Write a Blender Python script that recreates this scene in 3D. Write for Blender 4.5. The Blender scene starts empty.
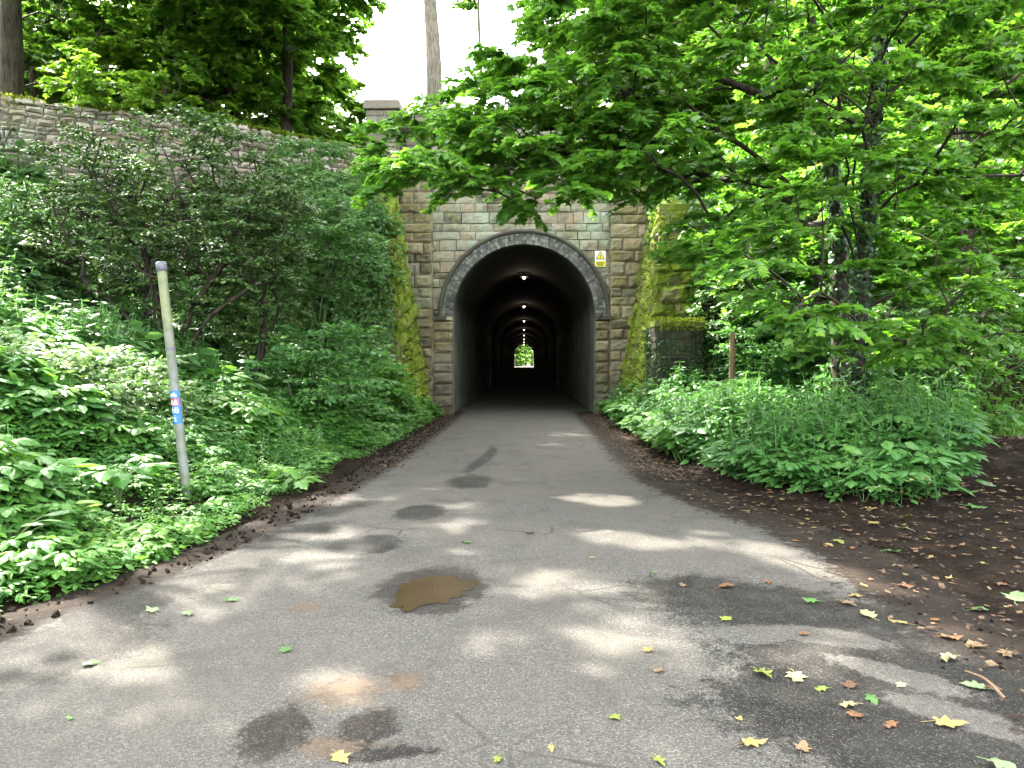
import bpy, math, random
import numpy as np
from mathutils import Vector, Matrix

rng = np.random.default_rng(11)
random.seed(11)
SC = bpy.context.scene
COL = SC.collection
R = math.radians

# ------------------------------------------------------------------ camera
F_PX = 769.0
cam_d = bpy.data.cameras.new('camera')
cam = bpy.data.objects.new('camera', cam_d)
COL.objects.link(cam)
CAM = np.array([0.0, 0.0, 1.6])
cam.location = CAM
cam.rotation_euler = (math.pi / 2 - math.atan(24 / F_PX), 0, math.atan(12 / F_PX))
cam_d.sensor_width = 36
cam_d.lens = 36 * F_PX / 1024
cam_d.clip_start = 0.05
cam_d.clip_end = 3000
SC.camera = cam
CR = np.array(cam.rotation_euler.to_matrix())

# ------------------------------------------------------------------ world, sun, exposure
SUN = np.array([-0.42, 0.44, 0.79]); SUN /= np.linalg.norm(SUN)
SUN_EL = math.asin(SUN[2]); SUN_AZ = math.atan2(SUN[0], SUN[1])
W = bpy.data.worlds.new('World'); SC.world = W; W.use_nodes = True
wn = W.node_tree.nodes; wl = W.node_tree.links
sky = wn.new('ShaderNodeTexSky'); sky.sky_type = 'NISHITA'; sky.sun_disc = False
sky.sun_elevation = SUN_EL; sky.sun_rotation = SUN_AZ
sky.air_density = 1.0; sky.dust_density = 5.0; sky.ozone_density = 0.4
bg = wn['Background']; bg.inputs['Strength'].default_value = 0.15
# thin bright cloud over the whole sky: the blue is washed nearly white
hs = wn.new('ShaderNodeHueSaturation'); hs.inputs['Saturation'].default_value = 0.22; hs.inputs['Value'].default_value = 1.5
wl.new(sky.outputs[0], hs.inputs['Color']); wl.new(hs.outputs[0], bg.inputs['Color'])
sl = bpy.data.lights.new('sun', 'SUN'); sl.energy = 2.7; sl.angle = R(0.6); sl.color = (1.0, 0.93, 0.82)
so = bpy.data.objects.new('sun', sl); COL.objects.link(so)
so.rotation_euler = Vector(SUN).to_track_quat('Z', 'Y').to_euler()
so.location = (0, 0, 60)
SC.view_settings.view_transform = 'Standard'
SC.view_settings.look = 'None'
SC.view_settings.exposure = 3.65
SC.view_settings.gamma = 1.0
SC.view_settings.use_curve_mapping = False
SC.render.engine = 'CYCLES'
cy = SC.cycles
cy.use_denoising = True
cy.max_bounces = 7; cy.diffuse_bounces = 4; cy.glossy_bounces = 2; cy.transmission_bounces = 5
cy.sample_clamp_indirect = 6.0
cy.caustics_reflective = False; cy.caustics_refractive = False

# ------------------------------------------------------------------ small helpers
def ray(px, py):
    d = CR @ np.array([(px - 512) / F_PX, (384 - py) / F_PX, -1.0])
    return d
def at(px, py, Y):
    d = ray(px, py); return CAM + d * (Y / d[1])
def gp(px, py, z=0.0):
    d = ray(px, py); return CAM + d * ((z - CAM[2]) / d[2])
def project(P):
    q = (P - CAM) @ CR
    return 512 + F_PX * q[..., 0] / -q[..., 2], 384 - F_PX * q[..., 1] / -q[..., 2], -q[..., 2]
def unit(a):
    a = np.asarray(a, float); n = np.linalg.norm(a, axis=-1, keepdims=True); n[n < 1e-9] = 1
    return a / n
def sstep(x, a=0.0, b=1.0):
    t = np.clip((np.asarray(x, float) - a) / (b - a), 0, 1); return t * t * (3 - 2 * t)

def _hash(i, j, k, s):
    h = (i * 374761393 + j * 668265263 + k * 2147483647 + s * 1274126177) & 0xFFFFFFFF
    h = ((h ^ (h >> 13)) * 1274126177) & 0xFFFFFFFF
    return ((h ^ (h >> 16)) & 0xFFFF) / 65535.0
def noise(P, scale=1.0, seed=0, octaves=3):
    P = np.asarray(P, float) * scale
    if P.shape[-1] == 2: P = np.concatenate([P, np.zeros(P.shape[:-1] + (1,))], -1)
    out = 0; amp = 1; tot = 0
    for o in range(octaves):
        q = P * (2 ** o); i = np.floor(q).astype(np.int64); f = q - i; f = f * f * (3 - 2 * f)
        v = 0
        for a in (0, 1):
            for b in (0, 1):
                for c in (0, 1):
                    w = (f[..., 0] if a else 1 - f[..., 0]) * (f[..., 1] if b else 1 - f[..., 1]) * (f[..., 2] if c else 1 - f[..., 2])
                    v = v + w * _hash(i[..., 0] + a, i[..., 1] + b, i[..., 2] + c, seed + 17 * o)
        out = out + amp * v; tot += amp; amp *= 0.5
    return out / tot            # 0..1

def link(name, me, parent=None, mats=()):
    o = bpy.data.objects.new(name, me); COL.objects.link(o)
    if parent is not None: o.parent = parent
    for m in mats: me.materials.append(m)
    return o
def tag(o, label=None, cat=None, group=None, kind=None):
    if label: o['label'] = label
    if cat: o['category'] = cat
    if group: o['group'] = group
    if kind: o['kind'] = kind
    return o
def empty(name, loc=(0, 0, 0)):
    o = bpy.data.objects.new(name, None); COL.objects.link(o); o.location = tuple(float(v) for v in loc)
    o.empty_display_size = 0.2
    return o

class Acc:
    """gathers vertices and faces (all of one corner count per call), then becomes one mesh object"""
    def __init__(s): s.V = []; s.F = []; s.A = []; s.M = []; s.n = 0
    def add(s, V, F, rnd=0.5, mat=0):
        V = np.asarray(V, float).reshape(-1, 3); F = np.asarray(F, np.int64)
        s.V.append(V); s.F.append(F + s.n); s.n += len(V)
        s.A.append(np.broadcast_to(np.asarray(rnd, float), (len(V),)))
        s.M.append(np.broadcast_to(np.asarray(mat, np.int64), (len(F),)))
    def build(s, name, mats, parent=None, smooth=False, extra=None):
        if not isinstance(mats, (list, tuple)): mats = [mats]
        me = bpy.data.meshes.new(name)
        V = np.concatenate(s.V) if s.V else np.zeros((0, 3))
        off = np.zeros(3); q_ = parent
        while q_ is not None: off = off + np.array(q_.location); q_ = q_.parent
        V = V - off
        me.vertices.add(len(V)); me.vertices.foreach_set('co', V.astype(np.float32).ravel())
        loops = np.concatenate([f.ravel() for f in s.F]) if s.F else np.zeros(0, int)
        tot = np.concatenate([np.full(len(f), f.shape[1]) for f in s.F]) if s.F else np.zeros(0, int)
        me.loops.add(len(loops)); me.loops.foreach_set('vertex_index', loops.astype(np.int32))
        me.polygons.add(len(tot))
        me.polygons.foreach_set('loop_start', (np.cumsum(tot) - tot).astype(np.int32))
        me.polygons.foreach_set('material_index', np.concatenate(s.M).astype(np.int32))
        me.polygons.foreach_set('use_smooth', np.full(len(tot), bool(smooth)))
        a = me.attributes.new('rnd', 'FLOAT', 'POINT'); a.data.foreach_set('value', np.concatenate(s.A).astype(np.float32))
        for k, v in (extra or {}).items():
            a = me.attributes.new(k, 'FLOAT', 'POINT'); a.data.foreach_set('value', np.asarray(v, np.float32))
        me.update(calc_edges=True); me.validate()
        return link(name, me, parent, mats)

def catmull(P, n):
    P = np.asarray(P, float)
    if len(P) == 2: return P[0] + (P[1] - P[0]) * np.linspace(0, 1, n)[:, None]
    Q = np.vstack([2 * P[0] - P[1], P, 2 * P[-1] - P[-2]])
    t = np.linspace(0, len(P) - 1 - 1e-6, n); i = t.astype(int); f = (t - i)[:, None]
    a, b, c, d = Q[i], Q[i + 1], Q[i + 2], Q[i + 3]
    return 0.5 * (2 * b + (c - a) * f + (2 * a - 5 * b + 4 * c - d) * f ** 2 + (3 * b - a - 3 * c + d) * f ** 3)

def tube(acc, P, rad, sides=6, rnd=0.5, mat=0, wob=0.0, cap=False):
    P = np.asarray(P, float); n = len(P); rad = np.broadcast_to(np.asarray(rad, float), (n,))
    T = unit(np.gradient(P, axis=0))
    ref = np.array([0.31, 0.95, 0.05]) if abs(T[0, 2]) > 0.6 else np.array([0.05, 0.1, 1.0])
    U = unit(np.cross(T, ref)); V = np.cross(T, U)
    an = np.linspace(0, 2 * math.pi, sides, endpoint=False)
    r = rad[:, None] * np.ones(sides)
    if wob:
        r = r * (1 + wob * (noise(np.stack([np.cos(an)[None] + 0 * r, np.sin(an)[None] + 0 * r, np.arange(n)[:, None] * .35 + 0 * r], -1), 1.3, int(abs(P[0, 0] * 97)) % 991) - .5) * 2)
    X = P[:, None] + U[:, None] * (np.cos(an)[None] * r)[..., None] + V[:, None] * (np.sin(an)[None] * r)[..., None]
    i = np.arange(n - 1)[:, None] * sides; j = np.arange(sides)[None]; k = (j + 1) % sides
    F = np.stack([i + j, i + k, i + sides + k, i + sides + j], -1).reshape(-1, 4)
    acc.add(X.reshape(-1, 3), F, rnd, mat)
    if cap:
        for e, c in ((0, P[0]), (n - 1, P[-1])):
            ring = X[e]; acc.add(np.vstack([ring, c]), np.stack([j[0], k[0], np.full(sides, sides)], -1), rnd, mat)

def box(acc, c, s, rnd=0.5, mat=0, rot=None):
    v = np.array([[x, y, z] for x in (-.5, .5) for y in (-.5, .5) for z in (-.5, .5)]) * np.asarray(s, float)
    if rot is not None: v = v @ np.asarray(rot).T
    v = v + np.asarray(c, float)
    acc.add(v, [[0, 1, 3, 2], [4, 6, 7, 5], [0, 4, 5, 1], [2, 3, 7, 6], [0, 2, 6, 4], [1, 5, 7, 3]], rnd, mat)

# ------------------------------------------------------------------ materials
def new_mat(name):
    m = bpy.data.materials.new(name); m.use_nodes = True
    nt = m.node_tree; nt.nodes.clear()
    out = nt.nodes.new('ShaderNodeOutputMaterial')
    return m, nt, out
class N:
    def __init__(s, nt): s.nt = nt
    def __call__(s, typ, ins=None, **kw):
        n = s.nt.nodes.new(typ)
        for k, v in kw.items(): setattr(n, k, v)
        for k, v in (ins or {}).items():
            sock = n.inputs[k]
            if isinstance(v, bpy.types.NodeSocket): s.nt.links.new(v, sock)
            else: sock.default_value = v
        return n
    def math(s, op, a, b=None, clamp=False):
        n = s('ShaderNodeMath', operation=op); n.use_clamp = clamp
        for k, v in ((0, a), (1, b)):
            if v is None: continue
            if isinstance(v, bpy.types.NodeSocket): s.nt.links.new(v, n.inputs[k])
            else: n.inputs[k].default_value = v
        return n.outputs[0]
    def mix(s, f, a, b, blend='MIX'):
        n = s('ShaderNodeMix', data_type='RGBA', blend_type=blend)
        for k, v in ((0, f), (6, a), (7, b)):
            if isinstance(v, bpy.types.NodeSocket): s.nt.links.new(v, n.inputs[k])
            else: n.inputs[k].default_value = v if k == 0 else (tuple(v) + (1,) if len(v) == 3 else v)
        return n.outputs[2]
    def ramp(s, f, stops, interp='LINEAR'):
        n = s('ShaderNodeValToRGB', {0: f}); cr = n.color_ramp; cr.interpolation = interp
        while len(cr.elements) < len(stops): cr.elements.new(0.5)
        for e, (p, c) in zip(cr.elements, stops):
            e.position = p; e.color = tuple(c) + (1,) if len(c) == 3 else c
        return n.outputs[0]
    def smooth(s, v, a, b):
        n = s('ShaderNodeMapRange', {0: v, 1: a, 2: b, 3: 0.0, 4: 1.0}, interpolation_type='SMOOTHSTEP'); return n.outputs[0]
    def noise(s, scale, detail=4, rough=.55, vec=None, dist=0.0):
        ins = {'Scale': scale, 'Detail': detail, 'Roughness': rough, 'Distortion': dist}
        if vec is not None: ins['Vector'] = vec
        return s('ShaderNodeTexNoise', ins).outputs['Fac']
    def attr(s, name): return s('ShaderNodeAttribute', attribute_name=name).outputs['Fac']
    def pos(s): return s('ShaderNodeNewGeometry').outputs['Position']

def leaf_mat(name, dark, mid, light, trans=(0.2, 0.4, 0.03), amt=0.4, rough=0.45, spec=0.5, patch=0.5):
    m, nt, out = new_mat(name); n = N(nt)
    r = n.attr('rnd'); big = n.noise(0.55, 2, .5, n.pos())
    f = n.math('ADD', r, n.math('MULTIPLY', n.math('SUBTRACT', big, 0.5), patch * 2), True)
    c = n.ramp(f, [(0.0, dark), (0.5, mid), (1.0, light)])
    t = n.mix(0.55, c, trans)
    t = n.mix(1.0, t, (1.0, 1.0, 1.0), 'MULTIPLY')
    p = n('ShaderNodeBsdfPrincipled', {'Base Color': c, 'Roughness': rough, 'Specular IOR Level': spec})
    tr = n('ShaderNodeBsdfTranslucent', {'Color': t})
    mx = n('ShaderNodeMixShader', {0: amt, 1: p.outputs[0], 2: tr.outputs[0]})
    nt.links.new(mx.outputs[0], out.inputs[0]); return m

def plain(name, col, rough=.6, metal=0.0, var=0.15, scale=8, spec=.5, bump=0.0):
    m, nt, out = new_mat(name); n = N(nt)
    f = n.noise(scale, 4, .6, n.pos())
    c = n.mix(f, tuple(v * (1 - var) for v in col), tuple(min(1, v * (1 + var)) for v in col))
    p = n('ShaderNodeBsdfPrincipled', {'Base Color': c, 'Roughness': rough, 'Metallic': metal, 'Specular IOR Level': spec})
    if bump:
        b = n('ShaderNodeBump', {'Height': n.noise(scale * 3, 5, .6, n.pos()), 'Strength': bump, 'Distance': 0.02}); nt.links.new(b.outputs[0], p.inputs['Normal'])
    nt.links.new(p.outputs[0], out.inputs[0]); return m

def stone_mat(name, stops, algae=(0.13, 0.19, 0.09), algae_amt=0.35, moss=(0.16, 0.19, 0.02), moss_amt=0.3, moss_lo=0.55, moss_hi=.7, soot=0.0, white=0.0, low_dirt=0.0):
    m, nt, out = new_mat(name); n = N(nt); pos = n.pos()
    r = n.attr('rnd')
    f = n.math('ADD', r, n.math('MULTIPLY', n.math('SUBTRACT', n.noise(5, 5, .65, pos), .5), 0.7), True)
    c = n.ramp(f, stops)
    c = n.mix(n.math('MULTIPLY', n.noise(28, 4, .7, pos), 0.55), c, (0.02, 0.018, 0.015))
    a = n.smooth(n.noise(0.9, 5, .62, pos), .45, .68)
    c = n.mix(n.math('MULTIPLY', a, algae_amt), c, algae)
    if white:
        w = n.smooth(n.noise(2.2, 6, .7, pos), .56, .68); c = n.mix(n.math('MULTIPLY', w, white), c, (0.42, 0.43, 0.38))
    if soot:
        s_ = n.smooth(n.noise(1.3, 4, .6, pos), .42, .66); c = n.mix(n.math('MULTIPLY', s_, soot), c, (0.02, 0.02, 0.02))
    if moss_amt:
        nz = n('ShaderNodeSeparateXYZ', {0: n('ShaderNodeNewGeometry').outputs['Normal']}).outputs[2]
        mv = n.math('ADD', n.noise(1.7, 6, .65, pos), n.math('MULTIPLY', nz, 0.16))
        k = n.smooth(mv, moss_lo, moss_hi)
        mc = n.mix(n.noise(9, 4, .7, pos), tuple(v * .45 for v in moss), tuple(v * 1.5 for v in moss))
        c = n.mix(n.math('MULTIPLY', k, moss_amt), c, mc)
    if low_dirt:
        z = n('ShaderNodeSeparateXYZ', {0: pos}).outputs[2]
        k = n.math('MULTIPLY', n.math('SUBTRACT', 1.0, n.smooth(n.math('ADD', z, n.math('MULTIPLY', n.noise(2, 3, .5, pos), 1.5)), 0.6, 3.6)), low_dirt)
        c = n.mix(k, c, (0.05, 0.042, 0.035))
    h = n.math('ADD', n.noise(14, 6, .7, pos), n.math('MULTIPLY', n.noise(60, 3, .6, pos), .3))
    b = n('ShaderNodeBump', {'Height': h, 'Strength': 0.8, 'Distance': 0.03})
    p = n('ShaderNodeBsdfPrincipled', {'Base Color': c, 'Roughness': .88, 'Specular IOR Level': .25, 'Normal': b.outputs[0]})
    nt.links.new(p.outputs[0], out.inputs[0]); return m

def bark_mat(name, a, b, moss=0.3, mosscol=(0.07, 0.09, 0.02)):
    m, nt, out = new_mat(name); n = N(nt); pos = n.pos()
    mp = n('ShaderNodeMapping', {0: pos, 'Scale': (9, 9, 1.6)}).outputs[0]
    f = n.noise(1.6, 6, .7, mp, .6)
    c = n.mix(n.smooth(f, .35, .65), a, b)
    k = n.math('MULTIPLY', n.smooth(n.noise(1.4, 4, .6, pos), .5, .7), moss)
    c = n.mix(k, c, mosscol)
    bp = n('ShaderNodeBump', {'Height': f, 'Strength': 0.9, 'Distance': 0.03})
    p = n('ShaderNodeBsdfPrincipled', {'Base Color': c, 'Roughness': .9, 'Specular IOR Level': .2, 'Normal': bp.outputs[0]})
    nt.links.new(p.outputs[0], out.inputs[0]); return m

def soil_colour(n, pos):
    f = n.noise(3.0, 6, .65, pos)
    c = n.ramp(f, [(0.3, (0.007, 0.0048, 0.0034)), (0.5, (0.0155, 0.011, 0.008)), (0.72, (0.030, 0.0215, 0.0155))])
    sp = n('ShaderNodeTexVoronoi', {'Vector': pos, 'Scale': 38.0, 'Randomness': 1.0})
    cs = n('ShaderNodeSeparateColor', {0: sp.outputs['Color']})
    k = n.math('MULTIPLY', n.smooth(cs.outputs[0], .88, .95), n.math('SUBTRACT', 1.0, n.smooth(sp.outputs['Distance'], .25, .5)))
    lc = n.ramp(cs.outputs[1], [(0, (0.035, 0.019, 0.01)), (.4, (0.06, 0.036, 0.02)), (.75, (0.085, 0.06, 0.036)), (1, (0.13, 0.11, 0.075))])
    c = n.mix(n.math('MULTIPLY', k, .85), c, lc)
    h = n.math('ADD', n.math('MULTIPLY', n.noise(22, 6, .7, pos), 1.0), n.math('MULTIPLY', k, .3))
    return c, h

def soil_mat():
    m, nt, out = new_mat('soil'); n = N(nt); pos = n.pos()
    c, h = soil_colour(n, pos)
    b = n('ShaderNodeBump', {'Height': h, 'Strength': 1.0, 'Distance': 0.04})
    p = n('ShaderNodeBsdfPrincipled', {'Base Color': c, 'Roughness': .95, 'Specular IOR Level': .05, 'Normal': b.outputs[0]})
    nt.links.new(p.outputs[0], out.inputs[0]); return m

def road_mat():
    m, nt, out = new_mat('asphalt'); n = N(nt); pos = n.pos()
    agg = n('ShaderNodeTexVoronoi', {'Vector': pos, 'Scale': 150.0})
    g = n('ShaderNodeSeparateColor', {0: agg.outputs['Color']}).outputs[0]
    base = n.ramp(g, [(0, (0.038, 0.036, 0.0325)), (.5, (0.064, 0.061, 0.055)), (.85, (0.089, 0.084, 0.0755)), (1, (0.14, 0.132, 0.119))])
    big = n.noise(0.7, 5, .6, pos)
    base = n.mix(n.math('MULTIPLY', n.smooth(big, .4, .68), .45), base, (0.085, 0.075, 0.063))
    base = n.mix(n.math('MULTIPLY', n.smooth(n.noise(1.6, 5, .65, pos, .4), .50, .66), .45), base, (0.042, 0.039, 0.035))
    mid = n.noise(6, 6, .7, pos)
    base = n.mix(n.math('MULTIPLY', n.smooth(mid, .52, .75), .45), base, (0.06, 0.055, 0.05))
    ckv = n('ShaderNodeTexVoronoi', {'Vector': n.mix(.12, pos, n('ShaderNodeTexNoise', {'Vector': pos, 'Scale': 2.5, 'Detail': 4.0}).outputs['Color']), 'Scale': 1.1}, feature='DISTANCE_TO_EDGE').outputs['Distance']
    ck0 = n.math('MULTIPLY', n.math('SUBTRACT', 1.0, n.smooth(ckv, .003, .016)), n.smooth(n.noise(.55, 3, .5, pos), .52, .60))
    base = n.mix(n.math('MULTIPLY', ck0, .75), base, (0.03, 0.027, 0.023))
    base = n.mix(n.math('MULTIPLY', n.smooth(n.noise(2.1, 6, .72, pos), .60, .74), .35), base, (0.055, 0.06, 0.026))
    # crumbs of soil scattered over the tarmac
    cr = n('ShaderNodeTexVoronoi', {'Vector': pos, 'Scale': 30.0})
    ck = n.smooth(n('ShaderNodeSeparateColor', {0: cr.outputs['Color']}).outputs[0], .93, .97)
    ck = n.math('MULTIPLY', ck, n.math('SUBTRACT', 1.0, n.smooth(cr.outputs['Distance'], .12, .3)))
    base = n.mix(n.math('MULTIPLY', ck, .6), base, (0.05, 0.035, 0.025))
    fine = n.math('SUBTRACT', n.noise(9, 6, .75, pos), .5)
    finer = n.math('SUBTRACT', n.noise(34, 4, .8, pos), .5)
    fz = n.math('ADD', fine, n.math('MULTIPLY', finer, .7))
    stain = n.smooth(n.math('ADD', n.attr('stain'), n.math('MULTIPLY', fz, 1.3)), .42, .75)
    base = n.mix(n.math('MULTIPLY', stain, .62), base, n.mix(n.smooth(n.noise(5, 4, .6, pos), .45, .6), (0.085, 0.056, 0.034), (0.042, 0.028, 0.015)))
    sc_, sh = soil_colour(n, pos)
    dirt = n.smooth(n.math('ADD', n.attr('dirt'), n.math('MULTIPLY', fz, 1.1)), .38, .66)
    base = n.mix(dirt, base, sc_)
    wet = n.smooth(n.math('ADD', n.attr('wet'), n.math('MULTIPLY', fz, 1.0)), .34, .56)
    base = n.mix(n.math('MULTIPLY', wet, n.math('ADD', .74, n.math('MULTIPLY', n.smooth(n.noise(3.2, 5, .7, pos), .35, .6), .2))), base, n.mix(n.smooth(g, .78, .95), (0.011, 0.010, 0.009), (0.055, 0.05, 0.044)))
    rough = n.math('SUBTRACT', .85, n.math('MULTIPLY', wet, .22))
    h = n.math('ADD', n.math('MULTIPLY', agg.outputs['Distance'], .6), n.math('MULTIPLY', sh, dirt))
    b = n('ShaderNodeBump', {'Height': h, 'Strength': 0.6, 'Distance': 0.012})
    p = n('ShaderNodeBsdfPrincipled', {'Base Color': base, 'Roughness': rough, 'Specular IOR Level': .12, 'Normal': b.outputs[0]})
    nt.links.new(p.outputs[0], out.inputs[0]); return m

M = {}
M['soil'] = soil_mat()
M['road'] = road_mat()
M['portal_stone'] = stone_mat('portal_sandstone', [(0, (0.11, 0.095, 0.07)), (.15, (0.30, 0.255, 0.17)), (.4, (0.44, 0.395, 0.28)), (.6, (0.42, 0.415, 0.35)), (.8, (0.43, 0.31, 0.21)), (1, (0.52, 0.48, 0.38))], algae_amt=.88, algae=(0.35, 0.40, 0.30), moss_amt=.45, moss=(0.20, 0.21, 0.04), soot=.35, white=.55, low_dirt=.65)
M['pilaster_stone'] = stone_mat('pilaster_sandstone', [(0, (0.15, 0.12, 0.08)), (.25, (0.34, 0.27, 0.16)), (.5, (0.47, 0.38, 0.23)), (.75, (0.38, 0.34, 0.26)), (1, (0.50, 0.42, 0.28))], algae_amt=.45, moss_amt=.5, moss=(0.17, 0.17, 0.03), soot=.35, low_dirt=.7)
M['mortar'] = plain('old_mortar', (0.13, 0.12, 0.10), .95, var=.4, scale=6, spec=.1)
M['arch_brick'] = stone_mat('sooty_brick', [(0, (0.08, 0.077, 0.074)), (.5, (0.22, 0.218, 0.21)), (1, (0.46, 0.455, 0.43))], algae_amt=.1, moss_amt=.1, soot=.15, white=.4)
M['hood'] = stone_mat('hood_stone', [(0, (0.07, 0.06, 0.055)), (.5, (0.13, 0.115, 0.10)), (1, (0.20, 0.17, 0.14))], algae_amt=.3, moss_amt=.35, soot=.2)
M['mossy'] = stone_mat('mossy_stone', [(0, (0.10, 0.075, 0.05)), (.5, (0.22, 0.17, 0.11)), (1, (0.34, 0.24, 0.17))], algae_amt=.4, moss_amt=.95, moss=(0.15, 0.205, 0.018), moss_lo=.35, moss_hi=.52)
M['rubble'] = stone_mat('rubble_stone', [(0, (0.26, 0.21, 0.18)), (.4, (0.50, 0.42, 0.36)), (.7, (0.58, 0.50, 0.44)), (1, (0.64, 0.60, 0.55))], algae_amt=.3, moss_amt=.6, moss=(0.19, 0.19, 0.03), moss_lo=.56, moss_hi=.68)
M['grey_ashlar'] = stone_mat('grey_ashlar', [(0, (0.20, 0.17, 0.15)), (.5, (0.34, 0.29, 0.25)), (1, (0.42, 0.37, 0.32))], algae_amt=.3, moss_amt=.4, moss_lo=.6, moss_hi=.75)
M['dark_pier'] = stone_mat('dark_pier_stone', [(0, (0.03, 0.03, 0.022)), (1, (0.09, 0.08, 0.055))], algae_amt=.5, algae=(0.03, 0.05, 0.015), moss_amt=.8, moss=(0.09, 0.11, 0.015), moss_lo=.58, moss_hi=.7)
M['bark'] = bark_mat('bark_brown', (0.05, 0.038, 0.028), (0.13, 0.10, 0.075), .5)
M['bark_grey'] = bark_mat('bark_grey', (0.11, 0.09, 0.075), (0.26, 0.22, 0.19), .2)
M['bark_dark'] = bark_mat('bark_dark', (0.018, 0.014, 0.011), (0.06, 0.048, 0.037), .4)
M['stem'] = plain('green_stem', (0.05, 0.085, 0.02), .7)
M['twig'] = plain('dry_twig', (0.16, 0.10, 0.06), .8)
# foliage
M['syc'] = leaf_mat('sycamore_leaf', (0.042, 0.115, 0.02), (0.08, 0.20, 0.03), (0.16, 0.30, 0.042), (0.24, 0.55, 0.025), .48, .36, .6, .35)
M['syc_far'] = leaf_mat('far_tree_leaf', (0.032, 0.09, 0.014), (0.068, 0.175, 0.022), (0.15, 0.28, 0.035), (0.24, 0.48, 0.025), .42, .5, .4, .6)
M['yellow_green'] = leaf_mat('lime_leaf', (0.05, 0.13, 0.013), (0.10, 0.22, 0.022), (0.19, 0.31, 0.035), (0.30, 0.55, 0.03), .42, .5, .4, .5)
M['holly'] = leaf_mat('holly_leaf', (0.022, 0.055, 0.014), (0.052, 0.12, 0.028), (0.13, 0.20, 0.04), (0.08, 0.2, 0.02), .18, .42, .5, .4)
M['nettle'] = leaf_mat('nettle_leaf', (0.035, 0.105, 0.028), (0.065, 0.18, 0.042), (0.12, 0.26, 0.06), (0.17, 0.42, 0.04), .36, .42, .45, .4)
M['blue_nettle'] = leaf_mat('bank_leaf', (0.045, 0.11, 0.036), (0.085, 0.19, 0.06), (0.15, 0.26, 0.075), (0.18, 0.40, 0.06), .36, .40, .5, .5)
M['elder'] = leaf_mat('ground_elder_leaf', (0.04, 0.115, 0.022), (0.075, 0.20, 0.035), (0.14, 0.29, 0.05), (0.2, 0.45, 0.03), .4, .5, .4, .4)
M['pale'] = leaf_mat('pale_shrub_leaf', (0.06, 0.12, 0.045), (0.12, 0.20, 0.075), (0.22, 0.29, 0.13), (0.2, 0.4, 0.06), .35, .4, .5, .4)
M['ivy'] = leaf_mat('ivy_leaf', (0.012, 0.034, 0.014), (0.028, 0.07, 0.026), (0.06, 0.13, 0.04), (0.07, 0.18, 0.02), .18, .45, .35, .5)
M['ivy_light'] = leaf_mat('ivy_light_leaf', (0.03, 0.08, 0.022), (0.06, 0.14, 0.03), (0.13, 0.23, 0.05), (0.15, 0.35, 0.03), .3, .38, .5, .5)
M['dock'] = leaf_mat('dock_leaf', (0.03, 0.10, 0.015), (0.05, 0.16, 0.022), (0.10, 0.24, 0.03), (0.17, 0.45, 0.02), .4, .45, .5, .3)
M['grass'] = leaf_mat('grass_blade', (0.06, 0.13, 0.02), (0.11, 0.22, 0.03), (0.2, 0.30, 0.06), (0.25, 0.45, 0.03), .4, .5, .4, .4)
M['moss_tuft'] = leaf_mat('moss_tuft', (0.06, 0.10, 0.012), (0.14, 0.20, 0.018), (0.24, 0.29, 0.035), (0.3, 0.35, 0.03), .3, .9, .1, .6)
M['lit'] = leaf_mat('leaf_litter', (0.022, 0.013, 0.008), (0.055, 0.034, 0.02), (0.13, 0.09, 0.055), (0.2, 0.1, 0.03), .1, .8, .2, .2)
for k, c in {'f_yellow': (0.22, 0.165, 0.055), 'f_pale': (0.26, 0.235, 0.115), 'f_tan': (0.15, 0.098, 0.052), 'f_orange': (0.14, 0.065, 0.027), 'f_brown': (0.09, 0.047, 0.027), 'f_green': (0.055, 0.13, 0.028), 'f_palegreen': (0.15, 0.20, 0.095), 'f_lime': (0.14, 0.17, 0.028)}.items():
    M[k] = leaf_mat(k, tuple(v * .75 for v in c), c, tuple(min(.7, v * 1.2) for v in c), c, .15, .55, .35, .3)

# ------------------------------------------------------------------ templates
def leaf_fan(outline, centre):
    o = np.array(outline, float); V = np.vstack([np.append(centre, 0)[None], np.c_[o, np.zeros(len(o))]])
    n = len(o); T = np.array([[0, 1 + i, 1 + (i + 1) % n] for i in range(n)])
    return V, T
_half = [(-0.09, 0.17), (-0.01, 0.40), (0.16, 0.28), (0.36, 0.57), (0.43, 0.42), (0.47, 0.22), (0.66, 0.25), (0.80, 0.12)]
_out = [(0, 0)] + _half + [(1.0, 0)] + [(x, -y) for x, y in _half[::-1]]
MAPLE = leaf_fan(_out, (0.3, 0))
MAPLE[0][:, 2] = -0.16 * MAPLE[0][:, 0] ** 2 - 0.22 * np.abs(MAPLE[0][:, 1]) ** 1.4 + 0.02
_out2 = [(0, 0), (0.02, 0.40), (0.22, 0.28), (0.46, 0.52), (0.55, 0.2), (1.0, 0), (0.55, -0.2), (0.46, -0.52), (0.22, -0.28), (0.02, -0.40)]
MAPLE_LO = leaf_fan(_out2, (0.3, 0))
MAPLE_LO[0][:, 2] = -0.16 * MAPLE_LO[0][:, 0] ** 2 - 0.2 * np.abs(MAPLE_LO[0][:, 1])
OV_V = np.array([(0, 0, 0), (.28, .25, -.03), (.28, 0, .03), (.28, -.25, -.03), (.66, .20, -.08), (.66, 0, -.01), (.66, -.20, -.08), (1, 0, -.15)])
OV_T = np.array([(0, 2, 1), (0, 3, 2), (1, 2, 5), (1, 5, 4), (2, 3, 6), (2, 6, 5), (4, 5, 7), (5, 6, 7)])
OVATE = (OV_V, OV_T)
DIAM = (np.array([(0, 0, 0), (.42, .30, -.05), (1, 0, -.12), (.42, -.30, -.05), (.45, 0, .03)]), np.array([(0, 4, 1), (1, 4, 2), (2, 4, 3), (3, 4, 0)]))
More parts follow.
